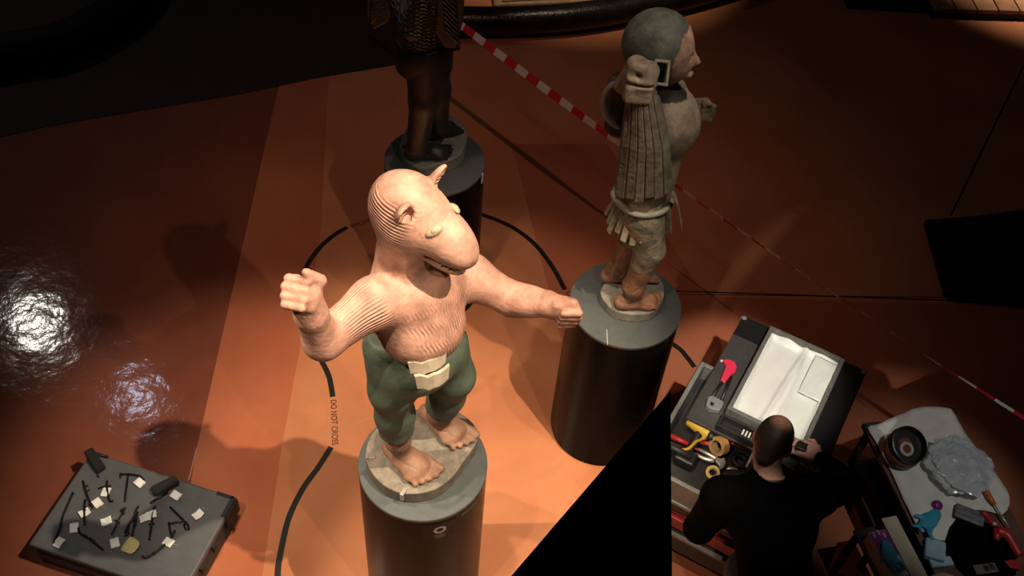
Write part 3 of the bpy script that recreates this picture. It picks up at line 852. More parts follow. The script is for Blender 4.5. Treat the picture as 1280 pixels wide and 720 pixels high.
for a, b_, c in ((rsh, relb, rh), (lsh, lelb, lh)):
    v.cap(a, b_, 0.075, 0.06, 0.04); v.cap(b_, c, 0.06, 0.045, 0.03)
fist(v, rh + UP * 0.03, SF, (0.1, 0.2, 0.95), -SLf, 1.0); fist(v, lh + SF * 0.02, SF, (0, 0.2, 0.95), -SLf, 1.0)
for h_, k_, a_ in (('rhip', 'rknee', 'rank'), ('lhip', 'lknee', 'lank')):
    v.cap(S[h_], S[k_], 0.10, 0.082, 0.03); v.cap(S[k_], S[a_], 0.082, 0.058, 0.03)
foot(v, [S['rank'][0] - 0.06, S['rank'][1], SZ], [PZ(567, 193, SZ)[0], PZ(567, 193, SZ)[1], SZ], S['rank'], 0.12, side=1)
foot(v, [S['lank'][0] - 0.06, S['lank'][1], SZ], [PZ(574, 160, SZ)[0], PZ(574, 160, SZ)[1], SZ], S['lank'], 0.115, side=-1)


def shark_groove(p):
    m = (p[:, 2] > 2.0)
    return np.where(m, (p[:, 2] + 0.3 * p[:, 0]) * 2 * math.pi / 0.022 + 1.5 * np.sin(p[:, 0] * 230), 0), np.where(m, 0.6, 0.0)


v.build('body', mat('black_scaled_skin', (0.026, 0.026, 0.020), 0.42, var=0.3, scale=18, bump=0.002, bscale=70, groove=0.004), shark, None, 1, shark_groove)
v = Vol((-0.95, 4.2, 1.75), (-0.1, 4.95, 2.2), 0.009)                       # kilt
v.ell(S['pelvis'] + UP * 0.05, (0.15, 0.175, 0.2), (SF, SLf, UP), 0.03)
v.cap(S['pelvis'] + UP * 0.02, S['pelvis'] - UP * 0.1, 0.15, 0.158, 0.03)
v.half(S['pelvis'] - UP * 0.075, (0, 0, -1)); v.half(S['pelvis'] + UP * 0.12, (0, 0, 1))
v.build('kilt', mat('kilt_black', (0.014, 0.013, 0.011), 0.6, var=0.3), shark)
# hip fins: a blade with raised ribs
FINM = mat('fin_wood', (0.035, 0.036, 0.029), 0.45, var=0.25)
FRIB = mat('fin_rib', (0.075, 0.075, 0.06), 0.45, var=0.2)


def fin(pts, Y0, axis_px, dirn):
    pl = [PY(x, y, Y0) for x, y in pts]
    f_ = MB().plate(pl, (0, 1, 0.25), 0.022).build('hip_fin', FINM, shark, bev=0.006)
    (x0, y0), (x1, y1) = axis_px
    for i in range(13):
        t = i / 12
        a = PY(x0 + (x1 - x0) * t, y0 + (y1 - y0) * t, Y0 - 0.014)
        b_ = PY(x0 + (x1 - x0) * t + dirn[0], y0 + (y1 - y0) * t + dirn[1], Y0 - 0.014)
        MB().tube([a, b_], 0.0065, 6).build('rib', FRIB, f_, True)


fin([(549, -40), (578, -50), (581, -10), (579, 25), (570, 58), (556, 58), (545, 40)], 4.40, ((550, -36), (557, 40)), (18, 16))
fin([(456, -40), (488, -45), (492, 0), (486, 25), (468, 35), (459, 20)], 4.42, ((482, -40), (480, 12)), (-17, 16))
for (x, y) in ((504, 182),):
    p = PZ(x, y, SZ)
    MB().box(p + V3(-0.004, -0.004, -0.01), (0.03, 0.012, 0.05)).build('retaining_clip', STEEL, shark, bev=0.001)

# ------------------------------------------------------------------ floor line with lettering
LINE = mat('black_floor_line', (0.008, 0.007, 0.006), 0.5)
line = thing('boundary_line', (-1.38, 4.0, 0), 'curved black warning line with lettering painted around the pedestals', 'floor line')


def ribbon(name, px, wd, m, parent):
    P = polyline([PZ(x, y, 0)[:2] for x, y in px], 8)
    vs = []
    for i in range(len(P)):
        d = P[min(i + 1, len(P) - 1)] - P[max(i - 1, 0)]; d = d / np.linalg.norm(d); n_ = np.array([-d[1], d[0]]) * wd / 2
        for (o, z_) in ((n_, 0.0025), (-n_, 0.0025), (-n_, 0.0), (n_, 0.0)): vs.append((P[i][0] + o[0], P[i][1] + o[1], z_))
    fs = []
    for i in range(len(P) - 1):
        for k in range(4): fs.append((4 * i + k, 4 * i + (k + 1) % 4, 4 * i + 4 + (k + 1) % 4, 4 * i + 4 + k))
    fs += [(0, 3, 2, 1), (len(vs) - 4, len(vs) - 3, len(vs) - 2, len(vs) - 1)]
    return mesh_obj(name, vs, fs, m, parent, False)


ribbon('line_stroke', [(346, 790), (347, 720), (351, 690), (361, 648), (378, 612), (398, 584), (414, 559)], 0.034, LINE, line)
ribbon('line_stroke', [(416, 496), (411, 470), (399, 446), (385, 420), (375, 395), (373, 368), (380, 340), (396, 314), (415, 296), (434, 284)], 0.034, LINE, line)
ribbon('line_stroke', [(540, 258), (575, 261), (607, 270), (640, 284), (668, 305), (690, 333), (706, 362)], 0.034, LINE, line)
ribbon('line_stroke', [(800, 405), (845, 433), (858, 446), (868, 459)], 0.034, LINE, line)


def lettering(txt, p0, p1, up_px, size, parent, m, name='lettering'):
    """a line of words on the floor, reading from p0 to p1, tops towards up_px"""
    cu = bpy.data.curves.new('words', 'FONT'); cu.body = txt; cu.size = 1.0; cu.extrude = 0.0
    to = bpy.data.objects.new('words', cu); link(to)
    bpy.context.view_layer.update()
    me = bpy.data.meshes.new_from_object(to.evaluated_get(bpy.context.evaluated_depsgraph_get()))
    bpy.data.objects.remove(to)
    co = np.zeros(len(me.vertices) * 3); me.vertices.foreach_get('co', co); co = co.reshape(-1, 3)
    w_ = co[:, 0].max() - co[:, 0].min(); h_ = co[:, 1].max() - co[:, 1].min()
    A, Bp, U_ = PZ(*p0, 0.002), PZ(*p1, 0.002), PZ(*up_px, 0.002)
    X = Bp - A; L_ = np.linalg.norm(X); X = X / L_
    n_ = np.cross(V3(0, 0, 1), X)
    if n_ @ (U_ - (A + Bp) / 2) < 0:
        n_ = -n_
    out = A + X * ((co[:, 0:1] - co[:, 0].min()) / w_ * L_) + n_ * ((co[:, 1:2] - co[:, 1].min()) / h_ - 0.5) * size
    off = base_of(parent)
    me.vertices.foreach_set('co', (out - off).ravel()); me.update()
    me.materials.clear(); me.materials.append(m)
    o = bpy.data.objects.new(name, me); link(o); o.parent = parent
    return o


lettering('DO NOT CROSS', (417, 500), (419, 556), (460, 530), 0.036, line, LINE)
lettering('NE PAS FRANCHIR', (500, 263), (437, 283), (480, 300), 0.036, line, LINE)
lettering('DO NOT CROSS', (709, 366), (780, 398), (800, 330), 0.036, line, mat('faded_red_print', (0.05, 0.012, 0.01), 0.6))

# ------------------------------------------------------------------ floor joints, dark floor area, low platform
JO = mat('joint_dark', (0.02, 0.010, 0.008), 0.7)


def joint(px, wd, m=JO, z=0.0012):
    P = [PZ(x, y, 0)[:2] for x, y in px]; b_ = MB()
    for i in range(len(P) - 1):
        d = unit(P[i + 1] - P[i]); n_ = np.array([-d[1], d[0]]) * wd / 2
        b_.prism([tuple(P[i] + n_), tuple(P[i] - n_), tuple(P[i + 1] - n_), tuple(P[i + 1] + n_)], -0.01, z)
    o = b_.build('joint', m, fl); return o


joint([(820, 363), (1290, 379)], 0.012); joint([(850, 368), (1200, 372)], 0.006); joint([(1188, 270), (1290, 60)], 0.014)
joint([(1085, 590), (1180, 720)], 0.03)
PALEJ = mat('pale_scuff', (0.42, 0.24, 0.15), 0.5)
joint([(246, 560), (236, 600)], 0.007, PALEJ); joint([(395, 548), (470, 520)], 0.005, PALEJ)
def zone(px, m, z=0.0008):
    return MB().prism([tuple(PZ(x, y, 0)[:2]) for x, y in px], -0.005, z).build('tone_field', m, fl)


zone([(352, 92), (246, 560), (120, 1300), (-500, 1300), (-500, 220), (0, 168), (150, 140), (300, 112)], floor_mat('falloff_brown_floor', (0.17, 0.052, 0.032), (0.235, 0.076, 0.044), 0.10, 0.0035))  # fall-off of the light on the left, put into a darker floor colour
zone([(352, 92), (246, 560), (120, 1300), (240, 1300), (352, 560), (400, 300), (412, 80)], floor_mat('deep_red_field', (0.40, 0.115, 0.055), (0.49, 0.165, 0.08), 0.26))  # redder band of floor colour beside the darkened field
zone([(760, 180), (880, 370), (1290, 385), (1290, 800), (900, 800), (700, 420), (640, 180)], floor_mat('dull_red_field', (0.37, 0.112, 0.055), (0.46, 0.155, 0.08), 0.28), 0.0006)  # duller red floor colour over the right side
dark_area = MB().prism([tuple(PZ(x, y, 0)[:2]) for x, y in ((-500, 300), (-200, 215), (0, 172), (60, 158), (150, 143), (300, 118), (400, 97), (520, 77), (575, 62), (560, -60), (200, -160), (-500, -100))], 0.0, 0.006).build('floor_dark_area', mat('dark_floor', (0.020, 0.009, 0.007), 0.8, var=0.3, scale=3))  # near-black floor colour, slightly raised
tag(dark_area, 'dark floor area behind the pedestals', None, kind='structure')


def black_tube(px, z0, r, label, cat='bench', m=None):
    P = polyline([np.array([*PZ(x, y, z0)[:2], z0]) for x, y in px], 8)
    n_ = len(P); rs = [r * (0.55 if i in (0, n_ - 1) else 1) for i in range(n_)]
    o = MB().tube(P, rs, 20).build('padded_rail', m or mat('black_leather', (0.014, 0.012, 0.011), 0.28, var=0.3, scale=9, bump=0.003, bscale=35, rvar=0.06), None, True)
    return tag(o, label, cat)


black_tube([(530, 25), (560, 26), (640, 26), (720, 21), (800, 8), (870, -8), (980, -40)], 0.13, 0.125, 'glossy black padded rail curving across the floor behind the figures')
black_tube([(-60, 82), (0, 66), (60, 56), (110, 36), (160, 0), (190, -50)], 0.16, 0.15, 'black padded rail curving in the dark at the top left corner', 'bench', mat('dimmed_black_leather', (0.008, 0.007, 0.007), 0.75, bump=0.003, bscale=35, spec=0.15))  # darker, duller copy of the rail leather; the corner's dimness is in the colour
pl = thing('low_display_plinth', PZ(675, -20, 0), 'low tan plinth with worn gilt edge lying beyond the black rail', 'plinth')
pq = [PZ(x, y, 0.06)[:2] for x, y in ((618, 6), (738, 1), (735, -40), (610, -40))]
MB().prism([tuple(p) for p in pq], 0, 0.06).build('plinth_body', mat('tan_plinth', (0.30, 0.21, 0.115), 0.6, var=0.3, scale=14), pl, bev=0.008)
pq = [PZ(x, y, 0.075)[:2] for x, y in ((628, 1), (728, -4), (725, -36), (620, -36))]
MB().prism([tuple(p) for p in pq], 0.06, 0.075).build('plinth_top', mat('brown_plinth_top', (0.20, 0.10, 0.05), 0.6, var=0.3), pl, bev=0.004)

# wooden deck at the top right: planks run away from the camera
deck = thing('plank_deck', PZ(1230, -20, 0), 'lit wooden plank deck at the top right edge', 'deck')
e0, e1 = PZ(1170, 11, 0.1), PZ(1330, 15, 0.1)
dx_ = unit((e1 - e0) * V3(1, 1, 0)); away = PZ(1193, -30, 0.1) - PZ(1215, 11, 0.1); away = unit(away * V3(1, 1, 0))
DW = [mat('deck_plank_a', (0.40, 0.20, 0.11), 0.45, var=0.25, scale=9), mat('deck_plank_b', (0.34, 0.16, 0.085), 0.45, var=0.25, scale=9)]
for i in range(7):
    a0 = e0 + dx_ * (0.205 * i); a1 = a0 + dx_ * 0.19
    MB().prism([tuple(q[:2]) for q in (a0, a1, a1 + away * 2.2, a0 + away * 2.2)], 0.06, 0.1).build('plank', DW[i % 2], deck, bev=0.004)
MB().prism([tuple(q[:2]) for q in (e0 - dx_ * 0.02, e1 - dx_ * 0.0 + dx_ * 0.1, e1 + dx_ * 0.1 + away * 2.2, e0 - dx_ * 0.02 + away * 2.2)], 0.0, 0.06).build('deck_frame', mat('deck_black_frame', (0.012, 0.01, 0.01), 0.6), deck)
b0 = PZ(1062, 2, 0.08); b1 = PZ(1160, 8, 0.08)
bb = MB().prism([tuple(q[:2]) for q in (b0, b1, b1 + V3(-0.15, 0.9, 0), b0 + V3(-0.15, 0.9, 0))], 0, 0.08).build('black_bench', mat('bench_black', (0.006, 0.006, 0.006), 0.7), bev=0.01)
tag(bb, 'matt black low bench beside the lit plank deck', 'bench')
q = [PZ(x, y, 0)[:2] for x, y in ((1155, 277), (1183, 374))]
blk = thing('black_plinth', (3.9, 5.3, 0), 'low matt black slab at the right edge of the floor', 'plinth')
MB().prism([(3.03, 5.66), (3.04, 4.93), (5.4, 4.99), (5.4, 6.2), (4.2, 6.0), (3.45, 5.76)], 0, 0.05).build('slab_top', mat('plinth_black', (0.006, 0.006, 0.006), 0.8), blk, bev=0.006)
MB().prism([(3.06, 4.90), (5.4, 4.96), (5.4, 4.98), (3.06, 4.92)], 0, 0.03).build('edge_strip', JO, blk)

# ------------------------------------------------------------------ mezzanine ledge under the viewer
lg = MB().prism([(0.232, 0.845), (0.20, -0.6), (-0.75, -0.6)], 4.05, 4.2).build('balcony_ledge', mat('ledge_black', (0.002, 0.002, 0.002), 1.0, spec=0.0))
tag(lg, 'black corner of the balcony ledge jutting into the foreground', None, kind='structure')

# ------------------------------------------------------------------ striped barrier tape
TR = mat('tape_red', (0.55, 0.02, 0.025), 0.4); TW = mat('tape_white', (0.68, 0.64, 0.58), 0.4)
tp = polyline([PZ(460, -58, 1.12), PZ(535, 0, 1.08), PZ(577, 32, 1.06), PZ(680, 110, 1.02), PZ(775, 180, 0.99), PZ(848, 234, 0.97), PZ(985, 330, 0.95), PZ(1080, 392, 0.95), PZ(1155, 443, 0.96), PZ(1207, 476, 0.97), PZ(1262, 511, 0.98), PZ(1340, 560, 1.0)], 40)
seg = np.linalg.norm(np.diff(tp, axis=0), axis=1); cum = np.concatenate([[0], np.cumsum(seg)])
tot = cum[-1]; npt = int(tot / 0.0266)
tp = np.stack([np.interp(np.linspace(0, tot, npt), cum, tp[:, k]) for k in range(3)], 1)
tb = MB()
vs = []
for i in range(npt):
    d = unit(tp[min(i + 1, npt - 1)] - tp[max(i - 1, 0)])
    sd = unit(np.cross(d, UP)); u2 = np.cross(sd, d)
    f = i / npt
    view = unit(CC - tp[i]); vp = unit(np.cross(d, view))
    ang = math.radians(np.interp(f, [0, 0.33, 0.45, 0.58, 0.72, 0.78, 0.84, 0.92, 1], [-30, -36, 5, 26, 35, 39, 44, 60, 70]))
    u3 = u2 * math.cos(ang) + sd * math.sin(ang); nn = np.cross(d, u3)
    for (w_, t_) in ((0.026, 0.0006), (-0.026, 0.0006), (-0.026, -0.0006), (0.026, -0.0006)): vs.append(tp[i] + u3 * w_ + nn * t_)
for i in range(npt - 1):
    for k in range(4):
        tb.f.append((4 * i + k, 4 * i + (k + 1) % 4, 4 * i + 4 + (k + 1) % 4, 4 * i + 4 + k)); tb.m.append((i // 4) % 2)
tb.v = [tuple(p) for p in vs]
tape = tb.build('barrier_tape', [TR, TW])
tag(tape, 'red and white striped barrier tape stretched behind the feathered figure', 'tape')

# ------------------------------------------------------------------ tool cart, flight case, padded tray
CA = unit((0.9, -0.435, 0)); CB = unit((0.435, 0.9, 0))


def ST(s, t, z=0.0):
    return CA * s + CB * t + V3(0, 0, z)


def cbox(mb, s0, s1, t0, t1, z0, z1, mi=0):
    return mb.box(ST((s0 + s1) / 2, (t0 + t1) / 2, (z0 + z1) / 2), (s1 - s0, t1 - t0, z1 - z0), (CA, CB, UP), mi)


CASE = mat('case_charcoal', (0.045, 0.043, 0.040), 0.6, var=0.2, scale=30, bump=0.001, bscale=200)
CBLK = mat('cart_black', (0.010, 0.010, 0.010), 0.5, var=0.2)
CGREY = mat('cart_grey_rim', (0.18, 0.18, 0.17), 0.5, var=0.15)
CRED = mat('cart_red', (0.32, 0.018, 0.022), 0.4, var=0.15)
cart = thing('tool_cart', ST(-0.15, 3.25, 0), 'black and red drawer tool cart with open tool tray beside the man', 'tool cart')
cb = MB(); cbox(cb, -0.53, 0.24, 2.90, 3.60, 0.14, 0.70); cb.build('body', CBLK, cart, bev=0.01)
for i, (z0, z1) in enumerate(((0.56, 0.68), (0.40, 0.54), (0.18, 0.38))):
    m_ = MB(); cbox(m_, -0.50, 0.21, 2.872, 2.905, z0, z1); dr = m_.build('drawer', CBLK if i != 1 else CRED, cart, bev=0.006)
    m_ = MB(); cbox(m_, -0.46, 0.17, 2.85, 2.874, z1 - 0.035, z1 - 0.012); m_.build('handle', CGREY if i != 1 else CRED, dr, bev=0.003)
m_ = MB(); cbox(m_, -0.46, -0.38, 2.868, 2.872, 0.60, 0.64); m_.build('label', mat('white_label', (0.6, 0.55, 0.55), 0.6), cart)
m_ = MB(); cbox(m_, -0.53, 0.24, 2.88, 3.62, 0.70, 0.715); m_.build('tray_floor', mat('tray_floor_black', (0.02, 0.02, 0.019), 0.7, var=0.3), cart)
m_ = MB()
for (s0, s1, t0, t1) in ((-0.555, -0.53, 2.86, 3.645), (0.24, 0.265, 2.86, 3.645), (-0.53, 0.24, 2.86, 2.885), (-0.53, 0.24, 3.62, 3.645)): cbox(m_, s0, s1, t0, t1, 0.66, 0.83)
m_.build('tray_rim', CGREY, cart, bev=0.005)
m_ = MB(); m_.tube([ST(-0.53, 3.06, 0.80), ST(-0.36, 3.06, 0.80)], 0.018, 12); m_.build('push_handle', mat('handle_black', (0.02, 0.02, 0.02), 0.5), cart, True)
for s_ in (-0.45, 0.16):
    for t_ in (2.97, 3.53):
        m_ = MB(); m_.lathe(ST(s_ - 0.015, t_, 0.06), [(0.03, 0), (0.06, 0.004), (0.06, 0.026), (0.03, 0.03)], 20, CA); wh = m_.build('caster', CBLK, cart, True)
        m_ = MB(); cbox(m_, s_ - 0.022, s_ + 0.022, t_ - 0.02, t_ + 0.02, 0.10, 0.142); m_.build('caster_fork', CGREY, wh)

fc_ = thing('flight_case', ST(-0.1, 3.8, 0), 'charcoal flight case with flat board top holding the white-lined tray', 'case')
m_ = MB(); cbox(m_, -0.44, 0.22, 3.68, 4.03, 0.0, 0.835); m_.build('body', mat('case_black', (0.012, 0.012, 0.013), 0.6, var=0.2), fc_, bev=0.01)
m_ = MB(); cbox(m_, -0.475, 0.262, 3.235, 4.055, 0.835, 0.855); m_.build('board_top', CASE, fc_, bev=0.004)
m_ = MB(); cbox(m_, 0.135, 0.262, 3.235, 4.055, 0.855, 0.858); m_.build('rubber_strip', mat('rubber_black', (0.008, 0.008, 0.009), 0.5), fc_)
m_ = MB(); cbox(m_, -0.475, -0.31, 3.90, 4.055, 0.855, 0.858); m_.build('corner_pad', mat('rubber_black', (0.008, 0.008, 0.009), 0.5), fc_)
for (s_, t_) in ((0.262, 4.055), (-0.475, 4.055)):
    m_ = MB(); m_.ball(ST(s_ - 0.012 * np.sign(s_), t_ - 0.012, 0.845), 0.022, 10, 6); m_.build('corner_ball', CGREY, fc_, True)

tr = thing('lined_tray', ST(-0.085, 3.65, 0.855), 'grey shallow tray lined with crumpled white plastic sheet, in front of the man', 'tray')
TG = mat('tray_grey', (0.13, 0.125, 0.11), 0.55, var=0.2)
s0, s1, t0, t1 = -0.305, 0.130, 3.335, 3.99
m_ = MB(); cbox(m_, s0, s1, t0, t1, 0.858, 0.868); m_.build('tray_bottom', TG, tr)
for (a, b_, c, d) in ((s0, s0 + 0.022, t0, t1), (s1 - 0.022, s1, t0, t1), (s0 + 0.022, s1 - 0.022, t0, t0 + 0.022), (s0 + 0.022, s1 - 0.022, t1 - 0.022, t1)):
    m_ = MB(); cbox(m_, a, b_, c, d, 0.866, 0.95); m_.build('tray_wall', TG, tr, bev=0.003)


def wavy(name, corner, eu, ev, nu, nv, hfun, m, parent=None, thick=0.003, mask=None):
    vs = []; fs = []
    for j in range(nv + 1):
        for i in range(nu + 1):
            u, v_ = i / nu, j / nv
            vs.append(np.array(corner) + eu * u + ev * v_ + UP * hfun(u, v_) + (mask(u, v_) if mask else 0))
    n_ = (nu + 1)
    for j in range(nv):
        for i in range(nu): fs.append((j * n_ + i, j * n_ + i + 1, (j + 1) * n_ + i + 1, (j + 1) * n_ + i))
    o = mesh_obj(name, vs, fs, m, parent, True)
    md = o.modifiers.new('thickness', 'SOLIDIFY'); md.thickness = thick; md.offset = -1
    return o


def crease(u, v_, seed):
    r_ = random.Random(seed); h = 0
    for k in range(10):
        a = r_.uniform(0, math.pi); ph = r_.uniform(0, 6.28); fq = r_.uniform(3, 14)
        h += abs(math.sin((u * math.cos(a) + v_ * math.sin(a)) * fq + ph)) / fq
    return h / 3


SHEET = mat('white_plastic_sheet', (0.80, 0.79, 0.74), 0.4, var=0.05, scale=8)
def sheet_h(u, v_):
    e = min(u, 1 - u, v_, 1 - v_); h = 0.05 * crease(u, v_, 4)
    h += 0.026 * math.exp(-((u - 0.47 - 0.12 * (v_ - 0.5)) / 0.035) ** 2) * (1 if v_ < 0.8 else max(0, (1 - v_) * 5))
    h += 0.02 * math.exp(-((u - 0.62 + 0.1 * v_) / 0.03) ** 2) * 0.6
    if e < 0.06: h += 0.035 * (1 - e / 0.06) * (0.8 + 0.2 * math.sin(u * 13 + v_ * 17))
    return h
wavy('plastic_lining', ST(s0 + 0.02, t0 + 0.02, 0.885), CA * (s1 - s0 - 0.04), CB * (t1 - t0 - 0.04), 44, 60, sheet_h, SHEET, tr, 0.002)
wavy('plastic_fold', ST(-0.02, 3.66, 0.915), CA * 0.125, CB * 0.29, 16, 24, lambda u, v_: 0.03 * crease(u, v_, 9), SHEET, tr, 0.002)

sb = thing('parts_bin', ST(-0.2, 3.27, 0.855), 'small open black bin of clips in front of the lined tray', 'bin')
m_ = MB()
for (a, b_, c, d) in ((-0.315, -0.30, 3.24, 3.325), (-0.02, -0.005, 3.24, 3.325), (-0.30, -0.02, 3.24, 3.252), (-0.30, -0.02, 3.313, 3.325)): cbox(m_, a, b_, c, d, 0.862, 0.91)
m_.build('bin_wall', mat('bin_black', (0.015, 0.015, 0.015), 0.5), sb, bev=0.002)
m_ = MB(); cbox(m_, -0.315, -0.005, 3.24, 3.325, 0.8585, 0.864); m_.build('bin_floor', mat('bin_black', (0.015, 0.015, 0.015), 0.5), sb)
for k in range(4):
    cl = MB(); cbox(cl, -0.185 + k * 0.018, -0.176 + k * 0.018, 3.26, 3.30, 0.864, 0.895)
    tag(cl.build('metal_clip', mat('clip_white', (0.7, 0.67, 0.6), 0.4), bev=0.001), ('first', 'second', 'third', 'fourth')[k] + ' from the left of the four pale clips in the black bin', 'clip', 'clips in the black bin')
br = MB(); cbox(br, -0.125, -0.110, 3.255, 3.30, 0.866, 0.93); cbox(br, -0.125, -0.03, 3.285, 3.30, 0.91, 0.93)
tag(br.build('angle_bracket', mat('bracket_grey', (0.33, 0.31, 0.28), 0.4, 0.5), bev=0.002), 'grey metal angle bracket at the end of the black bin', 'bracket')

# ------------------------------------------------------------------ tools
def P2(x, y, z):            # a spot at height z
    return PZ(x, y, z)


YEL = mat('drill_yellow', (0.62, 0.40, 0.03), 0.4); BLKP = mat('tool_black', (0.015, 0.015, 0.015), 0.45)
SIL = mat('tool_steel', (0.62, 0.58, 0.50), 0.35, 0.7, var=0.1); REDT = mat('tool_red', (0.50, 0.03, 0.035), 0.4); PINK = mat('tool_pink_red', (0.72, 0.035, 0.09), 0.4)
dz = 0.80
dr_ = thing('cordless_drill', P2(872, 540, 0.745), 'yellow and black cordless drill lying on the tool tray', 'drill')
MB().tube(polyline([P2(860, 525, dz), P2(866, 529, dz), P2(878, 538, dz), P2(886, 543, dz)], 4), [0.022, 0.027, 0.029, 0.029, 0.03, 0.03, 0.031, 0.031, 0.032, 0.032, 0.033, 0.033, 0.032], 14).build('motor_housing', YEL, dr_, True)
MB().tube([P2(886, 543, dz), P2(890, 546, dz), P2(896, 549, dz)], [0.03, 0.026, 0.017], 14).build('chuck', BLKP, dr_, True)
MB().box((P2(866, 528, dz) + P2(873, 533, dz)) / 2 + UP * 0.028, (0.05, 0.022, 0.006), (unit(P2(873, 533, dz) - P2(866, 528, dz)), unit(np.cross(UP, P2(873, 533, dz) - P2(866, 528, dz))), UP)).build('side_plate', mat('plate_grey', (0.3, 0.28, 0.2), 0.5), dr_, bev=0.002)
MB().tube(polyline([P2(876, 538, dz), P2(871, 547, dz - 0.01), P2(866, 556, dz - 0.02), P2(861, 563, dz - 0.02)], 4), 0.022, 12, flat=0.8).build('grip', BLKP, dr_, True)
MB().tube(polyline([P2(880, 543, dz), P2(877, 549, dz - 0.01), P2(870, 552, dz), P2(863, 559, dz), P2(857, 562, dz), P2(849, 562, dz)], 4), 0.0085, 8).build('hand_guard', YEL, dr_, True)
MB().tube([P2(880, 545, dz), P2(879, 549, dz)], 0.01, 8).build('trigger', YEL, dr_, True)
bp = P2(857, 573, 0.76)
MB().box(bp, (0.11, 0.085, 0.06), (CA, CB, UP)).build('battery_pack', BLKP, dr_, bev=0.012)
MB().box(bp + UP * 0.031 + CB * 0.01, (0.04, 0.02, 0.002), (CA, CB, UP)).build('battery_label', mat('white_label', (0.6, 0.55, 0.55), 0.6), dr_)
for (x0, y0, x1, y1, r_, lab) in ((838, 545, 862, 556, 0.014, 'short red clamp bar under the drill, next to the dark ledge'), (875, 552, 897, 557, 0.013, 'red clamp bar between the drill chuck and the tape roll'), (837, 556, 846, 561, 0.014, 'red clamp bar end beside the battery pack')):
    o = MB().tube([P2(x0, y0, 0.745), P2(x1, y1, 0.745)], r_, 12).build('clamp_bar', REDT, None, True); tag(o, lab, 'tool', 'red clamp bars on the tool tray')
rg = thing('ratchet_strap', P2(925, 557, 0.74), 'flat red ratchet strap behind the brown tape roll', 'strap')
MB().tube([P2(894, 542, 0.75), P2(924, 554, 0.755), P2(948, 565, 0.75)], [0.022, 0.026, 0.02], 10, flat=0.45).build('webbing', REDT, rg, True)
MB().ball(P2(926, 556, 0.775), 0.012, 10, 6).build('rivet', mat('brass', (0.6, 0.4, 0.12), 0.35, 0.8), rg, True)


def tape_roll(px, z, R, r_in, w_, d, m, label, core=None, grp=None):
    c = P2(*px, z)
    t = thing('tape_roll', c - UP * R * 0.6, label, 'tape roll', grp)
    MB().lathe(c, [(r_in, -w_ / 2), (R, -w_ / 2), (R, w_ / 2), (r_in, w_ / 2), (r_in, -w_ / 2)], 36, d, cap=False).build('tape_winding', m, t, False)
    MB().lathe(c, [(r_in - 0.006, -w_ / 2 - 0.001), (r_in - 0.0005, -w_ / 2 - 0.001), (r_in - 0.0005, w_ / 2 + 0.001), (r_in - 0.006, w_ / 2 + 0.001), (r_in - 0.006, -w_ / 2 - 0.001)], 36, d, cap=False).build('cardboard_core', core or mat('cardboard', (0.36, 0.22, 0.12), 0.7), t, False)
    for ch in t.children: shade_auto(ch)
    return t


tape_roll((899, 557), 0.79, 0.052, 0.038, 0.045, unit(V3(-0.75, -0.55, 0.35)), mat('masking_tape', (0.50, 0.25, 0.07), 0.5), 'brown masking tape roll standing on the tool tray')
tape_roll((891, 591), 0.745, 0.036, 0.024, 0.03, unit(V3(-0.2, -0.3, 0.9)), mat('yellow_tape', (0.60, 0.38, 0.06), 0.45), 'small yellow tape roll near the sleeve of the man')
pls = thing('locking_pliers', P2(888, 573, 0.73), 'pale steel locking pliers lying in the tool tray', 'pliers')
MB().tube(polyline([P2(868, 567, 0.745), P2(880, 573, 0.75), P2(893, 576, 0.755)], 4), [0.008, 0.009, 0.010, 0.011, 0.012, 0.012, 0.013, 0.013, 0.012], 8).build('upper_handle', SIL, pls, True)
MB().tube(polyline([P2(872, 561, 0.75), P2(884, 567, 0.76), P2(896, 573, 0.76)], 4), [0.006, 0.008, 0.009, 0.01, 0.011, 0.011, 0.012, 0.012, 0.012], 8).build('lower_handle', SIL, pls, True)
MB().tube([P2(864, 557, 0.75), P2(874, 563, 0.75)], 0.008, 8).build('red_grip', REDT, pls, True)
jw = MB().plate([P2(x, y, 0.76) for x, y in ((893, 570), (899, 574), (905, 573), (907, 579), (904, 586), (898, 588), (899, 582), (895, 578))], UP, 0.018).build('jaw', SIL, pls, bev=0.003)
kn = thing('black_cord_coil', P2(925, 576, 0.715), 'coil of black cord lying at the end of the tool tray', 'cord')
for k in range(3): MB().ring(P2(925, 576, 0.73 + 0.012 * k), 0.045 - 0.004 * k, 0.010, unit(V3(0.1 * k, 0.1, 1)), 24, 8).build('coil', BLKP, kn, True)
o = MB().tube([P2(944, 562, 0.86), P2(933, 584, 0.80)], 0.007, 8, flat=0.4).build('white_ruler', mat('ruler_white', (0.62, 0.57, 0.5), 0.5), None, True); tag(o, 'thin white ruler leaning in the tool tray beside the man', 'ruler')
o = MB().tube(polyline([P2(908, 586, 0.73), P2(914, 585, 0.735), P2(923, 587, 0.73)], 4), [0.003, 0.005, 0.007, 0.008, 0.009, 0.008, 0.007, 0.005, 0.003], 8, flat=0.4).build('spatula_blade', SIL, None, True); tag(o, 'small curved steel blade beside the pliers', 'blade')

